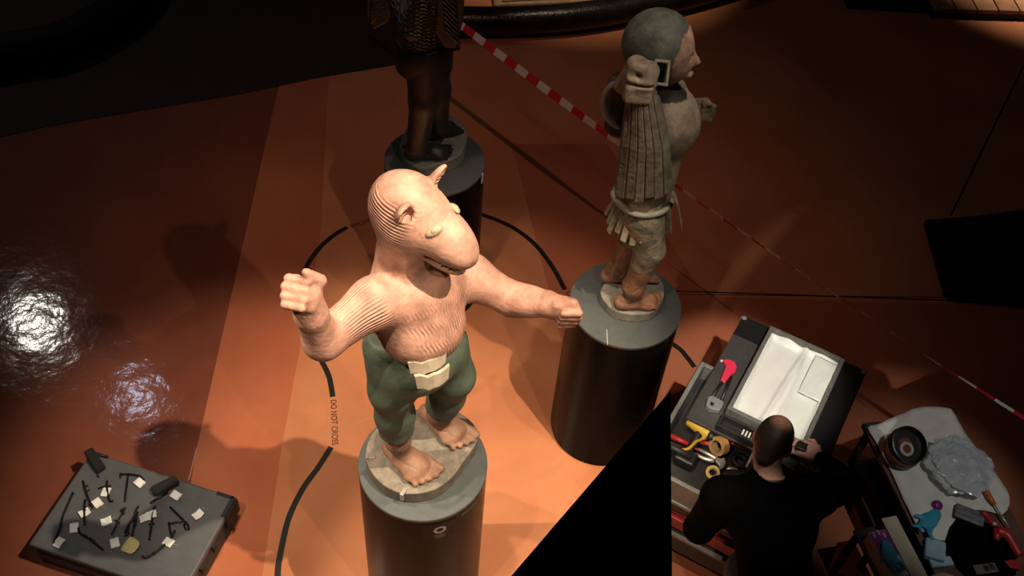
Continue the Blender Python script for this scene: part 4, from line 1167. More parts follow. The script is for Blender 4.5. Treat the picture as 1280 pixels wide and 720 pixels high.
# pink-handled bar clamp on the board
zc = 0.875
cg = thing('bar_clamp', P2(903, 485, 0.858), 'pink-red handled clamp with grey jaw lying on the charcoal board', 'clamp')
hnd = [P2(x, y, zc) for x, y in ((903, 451), (909, 450), (918, 453), (921, 460), (919, 466), (913, 470), (909, 476), (905, 479), (900, 476), (904, 466), (907, 458))]
MB().plate(hnd, UP, 0.028).build('handle', PINK, cg, bev=0.007, seg=3)
MB().tube([P2(903, 452, zc), P2(901, 450.5, zc)], 0.009, 8).build('handle_tip', mat('tip_pale', (0.75, 0.6, 0.55), 0.4), cg, True)
MB().ball(P2(905, 477, zc + 0.014), 0.006, 8, 5).build('rivet', SIL, cg, True)
MB().tube([P2(903, 477, zc - 0.006), P2(889, 498, zc - 0.006)], 0.0085, 8).build('rod', BLKP, cg, True)
MB().tube([P2(914, 471, zc - 0.006), P2(902, 500, zc - 0.006)], 0.0085, 8).build('rod', BLKP, cg, True)
jp = [P2(x, y, zc) for x, y in ((884, 499), (889, 496), (897, 500), (904, 504), (903, 509), (899, 515), (893, 514), (887, 513), (882, 508))]
jj = MB().plate(jp, UP, 0.034).build('jaw', mat('jaw_grey', (0.20, 0.20, 0.19), 0.45), cg, bev=0.004)
MB().box(P2(890, 505, zc + 0.0175), (0.02, 0.02, 0.004), (CA, CB, UP)).build('square_hole', BLKP, jj)

# clear box with brass contents, beside the hand
gb = thing('clear_plastic_box', ST(0.19, 3.24, 0.858), 'clear plastic box holding brass pieces, near the right hand of the man', 'box')
CLR = mat('clear_plastic', (0.75, 0.75, 0.72), 0.15, trans=0.75, spec=0.5)
m_ = MB(); cbox(m_, 0.14, 0.25, 3.245, 3.33, 0.8585, 0.862); m_.build('bottom', CLR, gb)
for (a, b_, c, d) in ((0.14, 0.143, 3.245, 3.33), (0.247, 0.25, 3.245, 3.33), (0.143, 0.247, 3.245, 3.248), (0.143, 0.247, 3.327, 3.33)):
    m_ = MB(); cbox(m_, a, b_, c, d, 0.862, 0.90); m_.build('side', CLR, gb)
for k in range(2):
    o = MB().ring(ST(0.172 + 0.045 * k, 3.287, 0.874), 0.02, 0.007, unit(V3(0.3, 0.1 * k, 1)), 20, 8).build('brass_ring', mat('brass', (0.6, 0.4, 0.12), 0.35, 0.8), None, True)
    tag(o, ('left', 'right')[k] + ' brass ring of two lying in the clear plastic box', 'ring', 'brass rings in the clear box')

# ------------------------------------------------------------------ the man at the cart
SKIN = mat('skin', (0.50, 0.27, 0.19), 0.5, var=0.1, scale=30)
HAIRM = mat('short_dark_hair', (0.022, 0.015, 0.011), 0.5, attr='paint', var=0.4, scale=120, bump=0.002, bscale=200)
SWEAT = mat('black_sweater', (0.0013, 0.0013, 0.0015), 0.9, var=0.3, scale=30, bump=0.003, bscale=40, spec=0.03)
JEAN = mat('dark_grey_trousers', (0.03, 0.03, 0.034), 0.85, var=0.2, scale=40)
SHOE = mat('black_shoe', (0.01, 0.01, 0.01), 0.5)
G = dict(head=PZ(967, 549, 1.60), neck=PZ(965, 590, 1.50), rsh=PZ(1022, 618, 1.42), lsh=PZ(903, 622, 1.42),
         relb=PZ(1062, 607, 1.14), rwr=PZ(1024, 571, 1.005), rhand=PZ(1010, 565, 0.985),
         lelb=PZ(874, 660, 1.14), lwr=PZ(908, 628, 1.00), lhand=PZ(925, 612, 0.97), chest=PZ(962, 640, 1.30), pelvis=PZ(966, 728, 0.98))
gx, gy = G['pelvis'][0], G['pelvis'][1]
man = thing('person', (gx, gy, 0), 'person with cropped dark hair in black sweater leaning over the tool cart', 'person')
GF = CB.copy(); GR = CA.copy()
gd = unit(GF * 0.75 - UP * 0.66)                 # where the face looks
gl = -GR; gu = unit(np.cross(gd, gl))
if gu[2] < 0: gu = -gu
hips = [G['pelvis'] + GR * sg * 0.1 - UP * 0.03 for sg in (-1, 1)]
ank = [V3(gx, gy, 0.09) + GR * sg * 0.13 - GF * 0.05 for sg in (-1, 1)]
kne = [(hips[i] + ank[i]) / 2 + GF * 0.04 for i in (0, 1)]
v = Vol((0.55, 1.75, 0.0), (1.95, 3.25, 1.80), 0.0095)
hc = G['head']
v.ell(hc - gd * 0.012 + gu * 0.01, (0.092, 0.076, 0.098), (gd, gl, gu), 0.02)
v.ell(hc + gd * 0.03 - gu * 0.06, (0.062, 0.058, 0.075), (gd, gl, gu), 0.03)
v.cap(hc + gd * 0.088 - gu * 0.0, hc + gd * 0.108 - gu * 0.035, 0.010, 0.014, 0.012)          # nose
v.ell(hc + gd * 0.075 - gu * 0.105, (0.022, 0.028, 0.018), (gd, gl, gu), 0.02)                # chin
v.box(hc + gd * 0.098 - gu * 0.068, (0.012, 0.024, 0.002), (gd, gl, gu), 0.002, 0.004, sub=True)   # mouth
for sg in (-1, 1):
    v.ell(hc + gd * 0.085 + gl * sg * 0.032 - gu * 0.004, (0.014, 0.017, 0.010), (gd, gl, gu), 0.008, sub=True)
    v.ell(hc - gd * 0.008 + gl * sg * 0.079 - gu * 0.018, (0.022, 0.011, 0.034), (gd, gl, gu), 0.006)   # ears
v.cap(hc - gd * 0.03 - gu * 0.07, G['neck'] - UP * 0.05, 0.058, 0.062, 0.03)
v.ell(G['chest'], (0.19, 0.12, 0.16), (GR, GF, UP), 0.05)
v.cap(G['chest'], G['pelvis'], 0.13, 0.125, 0.06)
v.cap(G['lsh'], G['rsh'], 0.065, 0.065, 0.06)
for a, b_, c, h_ in (('rsh', 'relb', 'rwr', 'rhand'), ('lsh', 'lelb', 'lwr', 'lhand')):
    v.cap(G[a], G[b_], 0.056, 0.043, 0.04); v.cap(G[b_], G[c], 0.043, 0.029, 0.02)
for i in (0, 1):
    v.cap(hips[i], kne[i], 0.09, 0.06, 0.04); v.cap(kne[i], ank[i], 0.06, 0.042, 0.03)
    v.ell(ank[i] + GF * 0.06 - UP * 0.045, (0.12, 0.045, 0.04), (GF, GR, UP), 0.02)


def hand(v, wr, pal, u_, w_, side, s=1.0, curl=0.6):
    """u_ fingers, w_ palm normal; four fingers of unequal length and a thumb from the side of the palm"""
    u_ = unit(u_); w_ = unit(w_ - u_ * np.dot(w_, u_)); n_ = np.cross(u_, w_) * side
    v.cap(wr, pal, 0.028 * s, 0.026 * s, 0.015)
    v.box(pal, (0.034 * s, 0.032 * s, 0.008 * s), (u_, n_, w_), 0.010 * s, 0.012)
    for i, o_ in enumerate((0.033, 0.011, -0.011, -0.032)):
        L_ = (0.070, 0.078, 0.072, 0.056)[i] * s
        a = pal + u_ * 0.04 * s + n_ * o_ * s
        d1 = unit(u_ * 0.9 + w_ * 0.35 * curl); d2 = unit(u_ * 0.55 + w_ * 0.9 * curl); d3 = unit(u_ * 0.1 + w_ * 1.0)
        b1 = a + d1 * L_ * 0.45; b2 = b1 + d2 * L_ * 0.32; b3 = b2 + d3 * L_ * 0.24
        v.cap(a, b1, 0.0098 * s, 0.0092 * s, 0.004); v.cap(b1, b2, 0.0092 * s, 0.0088 * s, 0.003); v.cap(b2, b3, 0.0088 * s, 0.008 * s, 0.003)
    t0 = pal - u_ * 0.02 * s + n_ * 0.034 * s; t1 = t0 + unit(u_ * 0.6 + n_ * 0.7 + w_ * 0.3) * 0.04 * s; t2 = t1 + unit(u_ * 0.85 + n_ * 0.1 + w_ * 0.55) * 0.034 * s
    v.cap(t0, t1, 0.013 * s, 0.0105 * s, 0.008); v.cap(t1, t2, 0.0105 * s, 0.009 * s, 0.004)


hand(v, G['rwr'], G['rhand'] + UP * 0.012, unit(V3(-0.75, 0.45, -0.25)), unit(V3(-0.1, 0.25, -0.95)), -1, 1.12, 0.7)
hand(v, G['lwr'], G['lhand'], unit(V3(0.2, 0.8, -0.45)), unit(V3(0.1, -0.2, -0.95)), 1, 1.08, 0.7)
v.build('body', SKIN, man, None, 1)
# hair: cap over the back and sides, thin on the crown
v = Vol(hc - 0.16, hc + 0.16, 0.006)
v.ell(hc - gd * 0.014 + gu * 0.012, (0.096, 0.0805, 0.1015), (gd, gl, gu), 0.01)
v.cap(hc - gd * 0.05 - gu * 0.03, hc - gd * 0.055 - gu * 0.075, 0.05, 0.045, 0.03)
v.half(hc + gd * 0.052 + gu * 0.02, unit(gd * 0.9 - gu * 0.2), 0.006)
v.half(hc - gu * 0.088 - gd * 0.02, unit(-gu * 0.9 + gd * 0.55), 0.006)
def hair_paint(p):
    q = unit(-gd * 0.42 + gu * 0.9); r_ = p - hc; a = (r_ @ q) / np.linalg.norm(r_, axis=1)
    t = np.clip((a - 0.84) / 0.13, 0, 1)[:, None] ** 1.3 * 0.95
    return V3(0.024, 0.016, 0.012) * (1 - t) + V3(0.30, 0.14, 0.095) * t


v.build('hair', HAIRM, man, hair_paint, 1)
# sweater
v = Vol((0.55, 1.75, 0.75), (1.95, 3.25, 1.70), 0.0095)
v.ell(G['chest'] - GF * 0.02, (0.225, 0.155, 0.19), (GR, GF, UP), 0.05)
v.cap(G['chest'], G['pelvis'] + UP * 0.05, 0.17, 0.165, 0.06)
v.cap(G['chest'] + UP * 0.06, G['neck'] - UP * 0.03, 0.14, 0.078, 0.05)
v.cap(G['lsh'], G['rsh'], 0.09, 0.09, 0.06)
for a, b_, c in (('rsh', 'relb', 'rwr'), ('lsh', 'lelb', 'lwr')):
    v.cap(G[a], G[b_], 0.088, 0.070, 0.04); v.cap(G[b_], G[c] * 0.9 + G[b_] * 0.1, 0.070, 0.042, 0.02)
    e = unit(G[c] - G[b_]); v.ell(G[c] + e * 0.045, (0.055, 0.06, 0.06), frame(e)[::-1], 0.004, sub=True)
v.cap(G['neck'] + UP * 0.01, G['neck'] + UP * 0.1 + gd * 0.02, 0.066, 0.07, 0.008, sub=True)
v.half(G['pelvis'] - UP * 0.06, (0, 0, -1))
v.build('sweater', SWEAT, man, None, 2)
v = Vol((0.8, 1.75, 0.04), (1.75, 2.6, 1.05), 0.011)
for i in (0, 1):
    v.cap(hips[i], kne[i], 0.108, 0.08, 0.04); v.cap(kne[i], ank[i] - UP * 0.0, 0.08, 0.068, 0.03)
v.cap(hips[0], hips[1], 0.12, 0.12, 0.04)
v.half(V3(0, 0, 0.075), (0, 0, -1)); v.half(G['pelvis'] + UP * 0.03, (0, 0, 1))
v.build('trousers', JEAN, man, None, 2)
for i in (0, 1):
    v = Vol(ank[i] - V3(0.24, 0.24, 0.1), ank[i] + V3(0.24, 0.24, 0.06), 0.008)
    v.ell(ank[i] + GF * 0.06 - UP * 0.045, (0.145, 0.054, 0.05), (GF, GR, UP), 0.02); v.cap(ank[i], ank[i] - UP * 0.03, 0.054, 0.054, 0.02)
    v.half(V3(0, 0, 0.003), (0, 0, -1))
    v.build('shoe', SHOE, man)
ph = G['rhand'] + UP * 0.0 + V3(-0.035, 0.012, 0.022)
o = MB().box(ph, (0.055, 0.05, 0.028), (CA, CB, UP)).build('handheld_device', mat('device_black', (0.02, 0.018, 0.018), 0.35), bev=0.004)
tag(o, 'small black device held in the right hand of the man', 'device')

# ------------------------------------------------------------------ packing table on the right
TZ = 0.60
tp_ = unit((0.26, -0.965, 0)); tw_ = unit((0.965, 0.26, 0))
T0 = PZ(1078, 530, TZ)                                   # far left corner


def TT(a, b_, z=TZ):                                     # a across, b towards the camera
    return V3(T0[0], T0[1], 0) + tw_ * a + tp_ * b_ + V3(0, 0, z)


tbl = thing('packing_table', TT(0.28, 0.65, 0), 'low brown-edged table covered by packing things at the lower right', 'table')
WBR = mat('brown_table_wood', (0.10, 0.045, 0.028), 0.55, var=0.3, scale=12)
def tbox(mb, a0, a1, b0, b1, z0, z1): return mb.box(TT((a0 + a1) / 2, (b0 + b1) / 2, (z0 + z1) / 2), (a1 - a0, b1 - b0, z1 - z0), (tw_, tp_, UP))
m_ = MB(); tbox(m_, 0, 0.58, 0, 1.35, TZ - 0.03, TZ); m_.build('table_top', WBR, tbl, bev=0.004)
for a in (0.02, 0.53):
    for b_ in (0.02, 1.30):
        m_ = MB(); tbox(m_, a, a + 0.035, b_, b_ + 0.035, 0.0, TZ - 0.03); m_.build('leg', mat('leg_dark', (0.03, 0.016, 0.012), 0.5), tbl, bev=0.003)
m_ = MB(); tbox(m_, 0.0, 0.56, 0.03, 1.33, 0.22, 0.24); m_.build('lower_shelf', mat('shelf_dark', (0.03, 0.016, 0.014), 0.6), tbl)
m_ = MB(); tbox(m_, 0.0, 0.10, 0.0, 0.07, TZ, TZ + 0.006); m_.build('corner_plate', mat('plate_slate', (0.03, 0.032, 0.034), 0.5), tbl)


def in_table(x, y, z=TZ): return PZ(x, y, z)


CLOTH = mat('white_packing_cloth', (0.62, 0.60, 0.53), 0.75, var=0.12, scale=9)
outline = [(1083, 537), (1095, 533), (1118, 523), (1150, 511), (1182, 512), (1190, 518), (1203, 540), (1222, 566), (1240, 590), (1256, 615), (1260, 632), (1252, 645), (1237, 642), (1218, 640), (1205, 648), (1196, 662), (1185, 676), (1170, 676), (1148, 664), (1137, 645), (1122, 612), (1108, 582), (1096, 558)]
def cloth_thing(name, px, z, m, label, cat, seed, amp=0.02, th=0.004, sub=3, group=None):
    bm = bmesh.new(); c = closed_curve([PZ(x, y, z)[:2] for x, y in px], 2)
    vs = [bm.verts.new((p[0], p[1], z)) for p in c]
    bm.faces.new(vs)
    bmesh.ops.triangulate(bm, faces=bm.faces[:])
    for _ in range(sub): bmesh.ops.subdivide_edges(bm, edges=[e for e in bm.edges if e.calc_length() > 0.03], cuts=1, use_grid_fill=False); bmesh.ops.triangulate(bm, faces=[f for f in bm.faces if len(f.verts) > 3])
    ctr = c.mean(0)
    for v_ in bm.verts:
        u1, w1 = (v_.co.x - ctr[0]) * 3, (v_.co.y - ctr[1]) * 3
        v_.co.z += amp * crease(u1, w1, seed) * 2 + th
    V_ = np.array([tuple(q.co) for q in bm.verts]); bm.verts.index_update(); F_ = [[q.index for q in f.verts] for f in bm.faces]
    bm.free()
    if sum((V_[f[1]][0] - V_[f[0]][0]) * (V_[f[2]][1] - V_[f[0]][1]) - (V_[f[1]][1] - V_[f[0]][1]) * (V_[f[2]][0] - V_[f[0]][0]) for f in F_) < 0: F_ = [f[::-1] for f in F_]
    o = mesh_obj(name, V_, F_, m, None, True)
    md = o.modifiers.new('thickness', 'SOLIDIFY'); md.thickness = th; md.offset = -1
    return tag(o, label, cat, group)


cloth_thing('packing_cloth', outline, TZ, CLOTH, 'creased white packing cloth spread over the table on the right', 'cloth', 3, 0.03)


def crumple(name, px, z, r, m, label, cat, seed, flat=True, amp=0.35, sub=4, yaw=0.0, fq=(3, 9)):
    bm = bmesh.new(); bmesh.ops.create_icosphere(bm, subdivisions=sub, radius=1)
    r_ = random.Random(seed); dirs = [unit((r_.gauss(0, 1), r_.gauss(0, 1), r_.gauss(0, 1))) for _ in range(26)]; fr = [r_.uniform(*fq) for _ in dirs]; ph_ = [r_.uniform(0, 6) for _ in dirs]
    c = PZ(*px, z + r[2])
    vs = []
    hs_ = [sum(abs(math.sin(f * (d @ np.array(q.co)) + p)) * 4.5 / (f + 1.5) / 2 for d, f, p in zip(dirs, fr, ph_)) / 8.5 * 1.4 for q in bm.verts]; hm_ = sum(hs_) / len(hs_)
    for q in bm.verts:
        n_ = np.array(q.co); h = sum(abs(math.sin(f * (d @ n_) + p)) * 4.5 / (f + 1.5) / 2 for d, f, p in zip(dirs, fr, ph_)) / 8.5 * 1.4
        k = max(0.55, 1 + amp * (h - hm_))
        x, y, zz = n_[0] * r[0] * k, n_[1] * r[1] * k, n_[2] * r[2] * k
        vs.append(c + V3(x * math.cos(yaw) - y * math.sin(yaw), x * math.sin(yaw) + y * math.cos(yaw), max(zz, -r[2] * 0.97)))
    bm.verts.index_update(); fs = [[q.index for q in f.verts] for f in bm.faces]; bm.free()
    o = mesh_obj(name, vs, fs, m, None, not flat)
    return tag(o, label, cat)


BAG = mat('clear_grey_plastic_bag', (0.62, 0.64, 0.65), 0.16, alpha=0.62, spec=0.9, var=0.2, scale=12)
crumple('plastic_bag', (1200, 582), TZ + 0.03, (0.17, 0.175, 0.055), BAG, 'crumpled clear plastic bag lying on the white cloth beside the strapping roll', 'bag', 11, True, 0.9, 5, 0.4, (3, 18))
# big tape dispenser: dark ring above a red-brown roll
tdp = PZ(1131, 562, TZ + 0.115)
td = thing('strapping_roll', tdp - UP * 0.10, 'red-brown strapping roll with black upper flange standing on the white cloth', 'roll')
dd = unit(V3(0.15, -0.35, 0.9))
shade_auto(MB().lathe(tdp - dd * 0.02, [(0.035, -0.03), (0.098, -0.03), (0.104, -0.012), (0.102, 0.012), (0.094, 0.03), (0.035, 0.03)], 36, dd).build('winding', mat('red_brown_strap', (0.13, 0.035, 0.022), 0.4, var=0.3, scale=30), td))
shade_auto(MB().lathe(tdp + dd * 0.022 + V3(0, 0.02, 0), [(0.045, -0.008), (0.102, -0.008), (0.102, 0.035), (0.094, 0.038), (0.088, 0.0), (0.045, 0.0)], 36, dd, cap=False).build('flange', mat('flange_black', (0.010, 0.009, 0.009), 0.4), td))
MB().ring(tdp + dd * 0.018 + V3(0, 0.0, 0), 0.032, 0.010, dd, 24, 8).build('hub', mat('hub_cream', (0.42, 0.34, 0.26), 0.5), td, True)
MB().box(tdp + dd * 0.03 + V3(-0.10, 0.035, 0), (0.03, 0.02, 0.012)).build('tab', BLKP, td, bev=0.003)

PUR = mat('purple_plastic', (0.20, 0.015, 0.17), 0.4); BLU = mat('blue_nitrile', (0.035, 0.26, 0.38), 0.45); LBL = mat('pale_blue_foam', (0.28, 0.42, 0.47), 0.8, var=0.1)
pc_ = thing('purple_cap', PZ(1172, 632, TZ + 0.01), 'purple bottle cap lying on the white cloth', 'cap')
shade_auto(MB().lathe(PZ(1172, 632, TZ + 0.03), [(0.027, -0.018), (0.027, 0.006), (0.022, 0.014), (0.01, 0.018)], 20, unit(V3(0.3, -0.4, 0.8))).build('cap_shell', PUR, pc_))
MB().ring(PZ(1172, 632, TZ + 0.02), 0.027, 0.003, unit(V3(0.3, -0.4, 0.8)), 20, 6).build('cap_rim', PUR, pc_, True)


def glove(name, px, z, m, label, seed, yaw, s=1.0):
    c = PZ(*px, z + 0.012); u_ = V3(math.cos(yaw), math.sin(yaw), 0); n_ = V3(-math.sin(yaw), math.cos(yaw), 0)
    v_ = Vol(c - 0.17 * s, c + 0.17 * s, 0.006); r_ = random.Random(seed)
    v_.ell(c, (0.055 * s, 0.045 * s, 0.014), (u_, n_, UP), 0.01); v_.ell(c - u_ * 0.05 * s + n_ * 0.01, (0.045 * s, 0.032 * s, 0.016), (u_, n_, UP), 0.012)
    for i in range(4):
        a = c + u_ * 0.04 * s + n_ * (0.032 - 0.021 * i) * s; b1 = a + unit(u_ + n_ * r_.uniform(-0.6, 0.6)) * 0.035 * s + UP * r_.uniform(0, 0.015); b2 = b1 + unit(u_ * 0.5 + n_ * r_.uniform(-0.9, 0.9)) * 0.03 * s
        v_.cap(a, b1, 0.0105 * s, 0.010 * s, 0.005); v_.cap(b1, b2, 0.010 * s, 0.009 * s, 0.004)
    v_.cap(c - n_ * 0.03 * s, c - n_ * 0.065 * s + u_ * 0.02, 0.012 * s, 0.010 * s, 0.006)
    for k in range(4): v_.cap(c - u_ * 0.07 + n_ * r_.uniform(-.05, .05) + UP * 0.016, c + u_ * 0.03 + n_ * r_.uniform(-.05, .05) + UP * 0.018, 0.004, 0.004, 0.006, sub=True)
    o = v_.build(name, m, None, None, 1)
    return tag(o, label, 'glove')


glove('rubber_glove', (1161, 651), TZ + 0.028, BLU, 'crumpled blue rubber glove on the edge of the white cloth', 5, -2.2, 1.0)
fm = thing('foam_block', PZ(1170, 690, TZ), 'pale blue foam sponge block below the blue glove', 'sponge')
MB().box(PZ(1168, 688, TZ + 0.035), (0.10, 0.12, 0.045), (unit(V3(0.9, -0.25, 0.1)), unit(V3(0.25, 0.9, -0.1)), UP)).build('upper_piece', LBL, fm, bev=0.01)
MB().box(PZ(1176, 703, TZ + 0.02), (0.12, 0.05, 0.03), (unit(V3(0.95, 0.2, 0)), unit(V3(-0.2, 0.95, 0)), UP)).build('lower_piece', LBL, fm, bev=0.008)
cloth_thing('black_bag', [(1196, 648), (1230, 656), (1252, 668), (1262, 690), (1268, 720), (1240, 728), (1208, 722), (1190, 700), (1180, 680)], TZ + 0.01, mat('black_bag_cloth', (0.002, 0.002, 0.0025), 0.9, var=0.3, spec=0.05), 'black cloth bag lying flat on the table beside the red clamp', 'bag', 8, 0.03, 0.006)
wp = thing('wipes_packet', PZ(1212, 644, TZ + 0.02), 'grey crinkled foil packet at the top of the black bag', 'packet')
MB().box(PZ(1212, 644, TZ + 0.05), (0.15, 0.085, 0.02), (unit(V3(0.93, -0.33, 0)), unit(V3(0.33, 0.93, 0)), UP)).build('pouch', mat('grey_foil', (0.14, 0.135, 0.14), 0.4, var=0.5, scale=35, bump=0.006, bscale=60), wp, bev=0.008)
MB().box(PZ(1212, 644, TZ + 0.062), (0.14, 0.008, 0.004), (unit(V3(0.93, -0.33, 0)), unit(V3(0.33, 0.93, 0)), UP)).build('seal', mat('grey_seal', (0.22, 0.21, 0.21), 0.4), wp)
sd = thing('screwdriver', PZ(1236, 620, TZ + 0.01), 'orange-handled screwdriver with black end lying on the white cloth', 'screwdriver')
MB().tube([PZ(1229, 606, TZ + 0.045), PZ(1231, 611, TZ + 0.045), PZ(1237, 622, TZ + 0.045), PZ(1243, 631, TZ + 0.045)], [0.015, 0.017, 0.016, 0.012], 12).build('handle', mat('orange_plastic', (0.50, 0.12, 0.015), 0.4), sd, True)
MB().tube([PZ(1227, 603, TZ + 0.045), PZ(1229.5, 607, TZ + 0.045)], 0.0165, 12).build('handle_end', BLKP, sd, True)
MB().tube([PZ(1243, 631, TZ + 0.045), PZ(1262, 660, TZ + 0.04)], 0.0045, 8).build('shaft', SIL, sd, True)
o = MB().box(PZ(1221, 619, TZ + 0.02), (0.018, 0.028, 0.006), (unit(V3(0.9, 0.3, 0)), unit(V3(-0.3, 0.9, 0)), UP)).build('memory_chip', mat('slate_blue', (0.05, 0.07, 0.09), 0.5), bev=0.001); tag(o, 'tiny dark rectangular chip beside the orange screwdriver', 'chip')
RC = mat('clamp_red', (0.38, 0.02, 0.02), 0.4)
rc = thing('spring_clamp', PZ(1250, 665, TZ + 0.03), 'red plastic spring clamp lying at the right of the black bag', 'clamp')
MB().tube(polyline([PZ(1228, 640, TZ + 0.07), PZ(1236, 648, TZ + 0.07), PZ(1243, 658, TZ + 0.075)], 4), [0.016] * 9, 10).build('upper_jaw', RC, rc, True)
MB().tube(polyline([PZ(1246, 664, TZ + 0.07), PZ(1258, 668, TZ + 0.075), PZ(1266, 680, TZ + 0.07), PZ(1275, 695, TZ + 0.065)], 4), [0.028, 0.03, 0.03, 0.028, 0.026, 0.025, 0.024, 0.023, 0.023, 0.022, 0.021, 0.02, 0.018], 12).build('handle', RC, rc, True)
MB().tube([PZ(1246, 662, TZ + 0.07), PZ(1246, 675, TZ + 0.07)], [0.022, 0.014], 10).build('lower_jaw', RC, rc, True)
MB().ball(PZ(1243, 655, TZ + 0.092), 0.012, 10, 6).build('pivot', mat('pivot_pale', (0.5, 0.42, 0.36), 0.5), rc, True)
o = MB().plate([PZ(x, y, TZ + 0.03) for x, y in ((1255, 702), (1265, 700), (1277, 704), (1274, 712), (1263, 711))], UP, 0.02).build('red_wedge', RC, bev=0.004); tag(o, 'small red plastic wedge near the lower right corner of the picture', 'wedge')
pb = thing('silver_blister_pack', PZ(1232, 711, TZ + 0.02), 'shiny silver blister card at the bottom of the black bag', 'packet')
pax = (unit(V3(0.97, 0.22, 0)), unit(V3(-0.22, 0.97, 0)), UP)
MB().box(PZ(1232, 711, TZ + 0.045), (0.12, 0.05, 0.006), pax).build('card', mat('silver_foil', (0.6, 0.6, 0.58), 0.25, 0.9), pb, bev=0.001)
for k in range(2): MB().box(PZ(1233 + 7 * k, 710 - 1.5 * k, TZ + 0.05), (0.022, 0.03, 0.006), pax).build('window', BLKP, pb, bev=0.001)
cu_ = crumple('cream_cushion', (1183, 734), TZ + 0.008, (0.10, 0.075, 0.03), mat('cream_pad', (0.50, 0.45, 0.33), 0.8, var=0.1), 'cream padded cushion at the near end of the table', 'cushion', 21, False, 0.1, 3)

# lower box of gloves and cardboard beside the table
bxg = thing('glove_box', PZ(1112, 700, 0.50), 'purple and white glove box with a blue glove pulled out', 'box')
ga = unit(V3(0.30, -0.95, 0)); gb_ = unit(V3(0.95, 0.30, 0))
gc = PZ(1111, 692, 0.60)
st_ = MB().box(gc - UP * 0.05, (0.10, 0.26, 0.10), (gb_, ga, UP)).build('carton', mat('carton_pale', (0.42, 0.40, 0.42), 0.6, var=0.15), bxg, bev=0.003)
MB().box(gc + UP * 0.001 - ga * 0.055, (0.096, 0.14, 0.003), (gb_, ga, UP)).build('purple_print', mat('purple_print', (0.17, 0.015, 0.15), 0.5), bxg)
for k, (a, b_) in enumerate(((-0.03, -0.11), (0.0, -0.12), (0.025, -0.10))): MB().box(gc + UP * 0.003 + gb_ * a + ga * b_, (0.012, 0.03, 0.002), (gb_, ga, UP)).build('print_mark', mat('pink_print', (0.5, 0.28, 0.42), 0.6), bxg)
glove('rubber_glove', (1112, 694), 0.606, BLU, 'blue rubber glove on top of the purple glove box', 6, -1.25, 0.9)
cs = thing('cardboard_strip', PZ(1133, 690, 0.50), 'cream cardboard strip standing between glove box and table', 'cardboard')
MB().box(PZ(1133, 690, 0.60), (0.085, 0.40, 0.01), (gb_, ga, UP)).build('sheet', mat('cream_card', (0.42, 0.36, 0.26), 0.8, var=0.1), cs)
MB().box(PZ(1133, 690, 0.60) - UP * 0.052, (0.07, 0.38, 0.092), (gb_, ga, UP)).build('core', mat('cream_card_side', (0.32, 0.26, 0.18), 0.8), cs)
stl = thing('side_stool', TT(-0.16, 1.02, 0), 'dark low stool carrying the glove box and cardboard', 'stool')
zt = 0.498
MB().box(V3(*(gc[:2] + PZ(1133, 690, 0.60)[:2]) / 2, zt - 0.014) if False else V3((gc[0] + PZ(1133, 690, 0.60)[0]) / 2, (gc[1] + PZ(1133, 690, 0.60)[1]) / 2, zt - 0.014), (0.22, 0.42, 0.024), (gb_, ga, UP)).build('seat', mat('shelf_dark', (0.03, 0.016, 0.014), 0.6), stl, bev=0.003)
sc_ = V3((gc[0] + PZ(1133, 690, 0.60)[0]) / 2, (gc[1] + PZ(1133, 690, 0.60)[1]) / 2, 0)
for i in (-1, 1):
    for j in (-1, 1): MB().box(sc_ + gb_ * 0.085 * i + ga * 0.19 * j + UP * 0.236, (0.03, 0.03, 0.472), (gb_, ga, UP)).build('leg', mat('leg_dark', (0.03, 0.016, 0.012), 0.5), stl)

# ------------------------------------------------------------------ foam-topped crate with metal mounts, lower left
KZ = 0.22
kc = [PZ(x, y, KZ) for x, y in ((112, 563), (287, 636), (236, 728), (38, 681))]
crate = thing('grey_crate', ((kc[0][0] + kc[2][0]) / 2, (kc[0][1] + kc[2][1]) / 2, 0), 'grey foam-topped transport crate with black straps at the lower left', 'crate')
KU = unit(((kc[1] - kc[0]) + (kc[2] - kc[3])) * V3(1, 1, 0)); KV = unit(np.cross(UP, KU)); 
if KV @ (kc[0] - kc[3]) < 0: KV = -KV
klen = np.linalg.norm(kc[1] - kc[0]); kwid = abs((kc[0] - kc[3]) @ KV)
kcen = (kc[0] + kc[1] + kc[2] + kc[3]) / 4


def KP(a, b_, z): return V3(kcen[0], kcen[1], 0) + KU * a + KV * b_ + V3(0, 0, z)
KA = (KU, KV, UP)
klen *= 0.985
MB().box(KP(0, 0, 0.10), (klen - 0.02, kwid - 0.02, 0.19), KA).build('crate_body', mat('crate_charcoal', (0.028, 0.029, 0.031), 0.6, var=0.2), crate, bev=0.012)
MB().box(KP(0, 0, KZ - 0.0225), (klen, kwid, 0.045), KA).build('foam_top', mat('grey_foam', (0.085, 0.088, 0.09), 0.5, var=0.12, scale=14, bump=0.001, bscale=120), crate, bev=0.012, seg=3)
MB().box(KP(0, -kwid / 2 - 0.002, 0.12), (klen - 0.05, 0.006, 0.012), KA).build('side_groove', BLKP, crate)
STRAP = mat('strap_black', (0.008, 0.008, 0.008), 0.6)
MB().box(KP(klen / 2 - 0.06, kwid / 2 - 0.012, KZ + 0.003), (0.10, 0.02, 0.006), KA).box(KP(klen / 2 - 0.012, kwid / 2 - 0.07, KZ + 0.003), (0.025, 0.13, 0.006), KA).box(KP(klen / 2 + 0.005, kwid / 2 - 0.07, KZ - 0.06), (0.008, 0.13, 0.12), KA).build('corner_strap', STRAP, crate, bev=0.002)
MB().box(KP(klen / 2 + 0.006, kwid / 2 - 0.10, KZ - 0.12), (0.012, 0.04, 0.10), KA).build('strap_tail', STRAP, crate, bev=0.002)
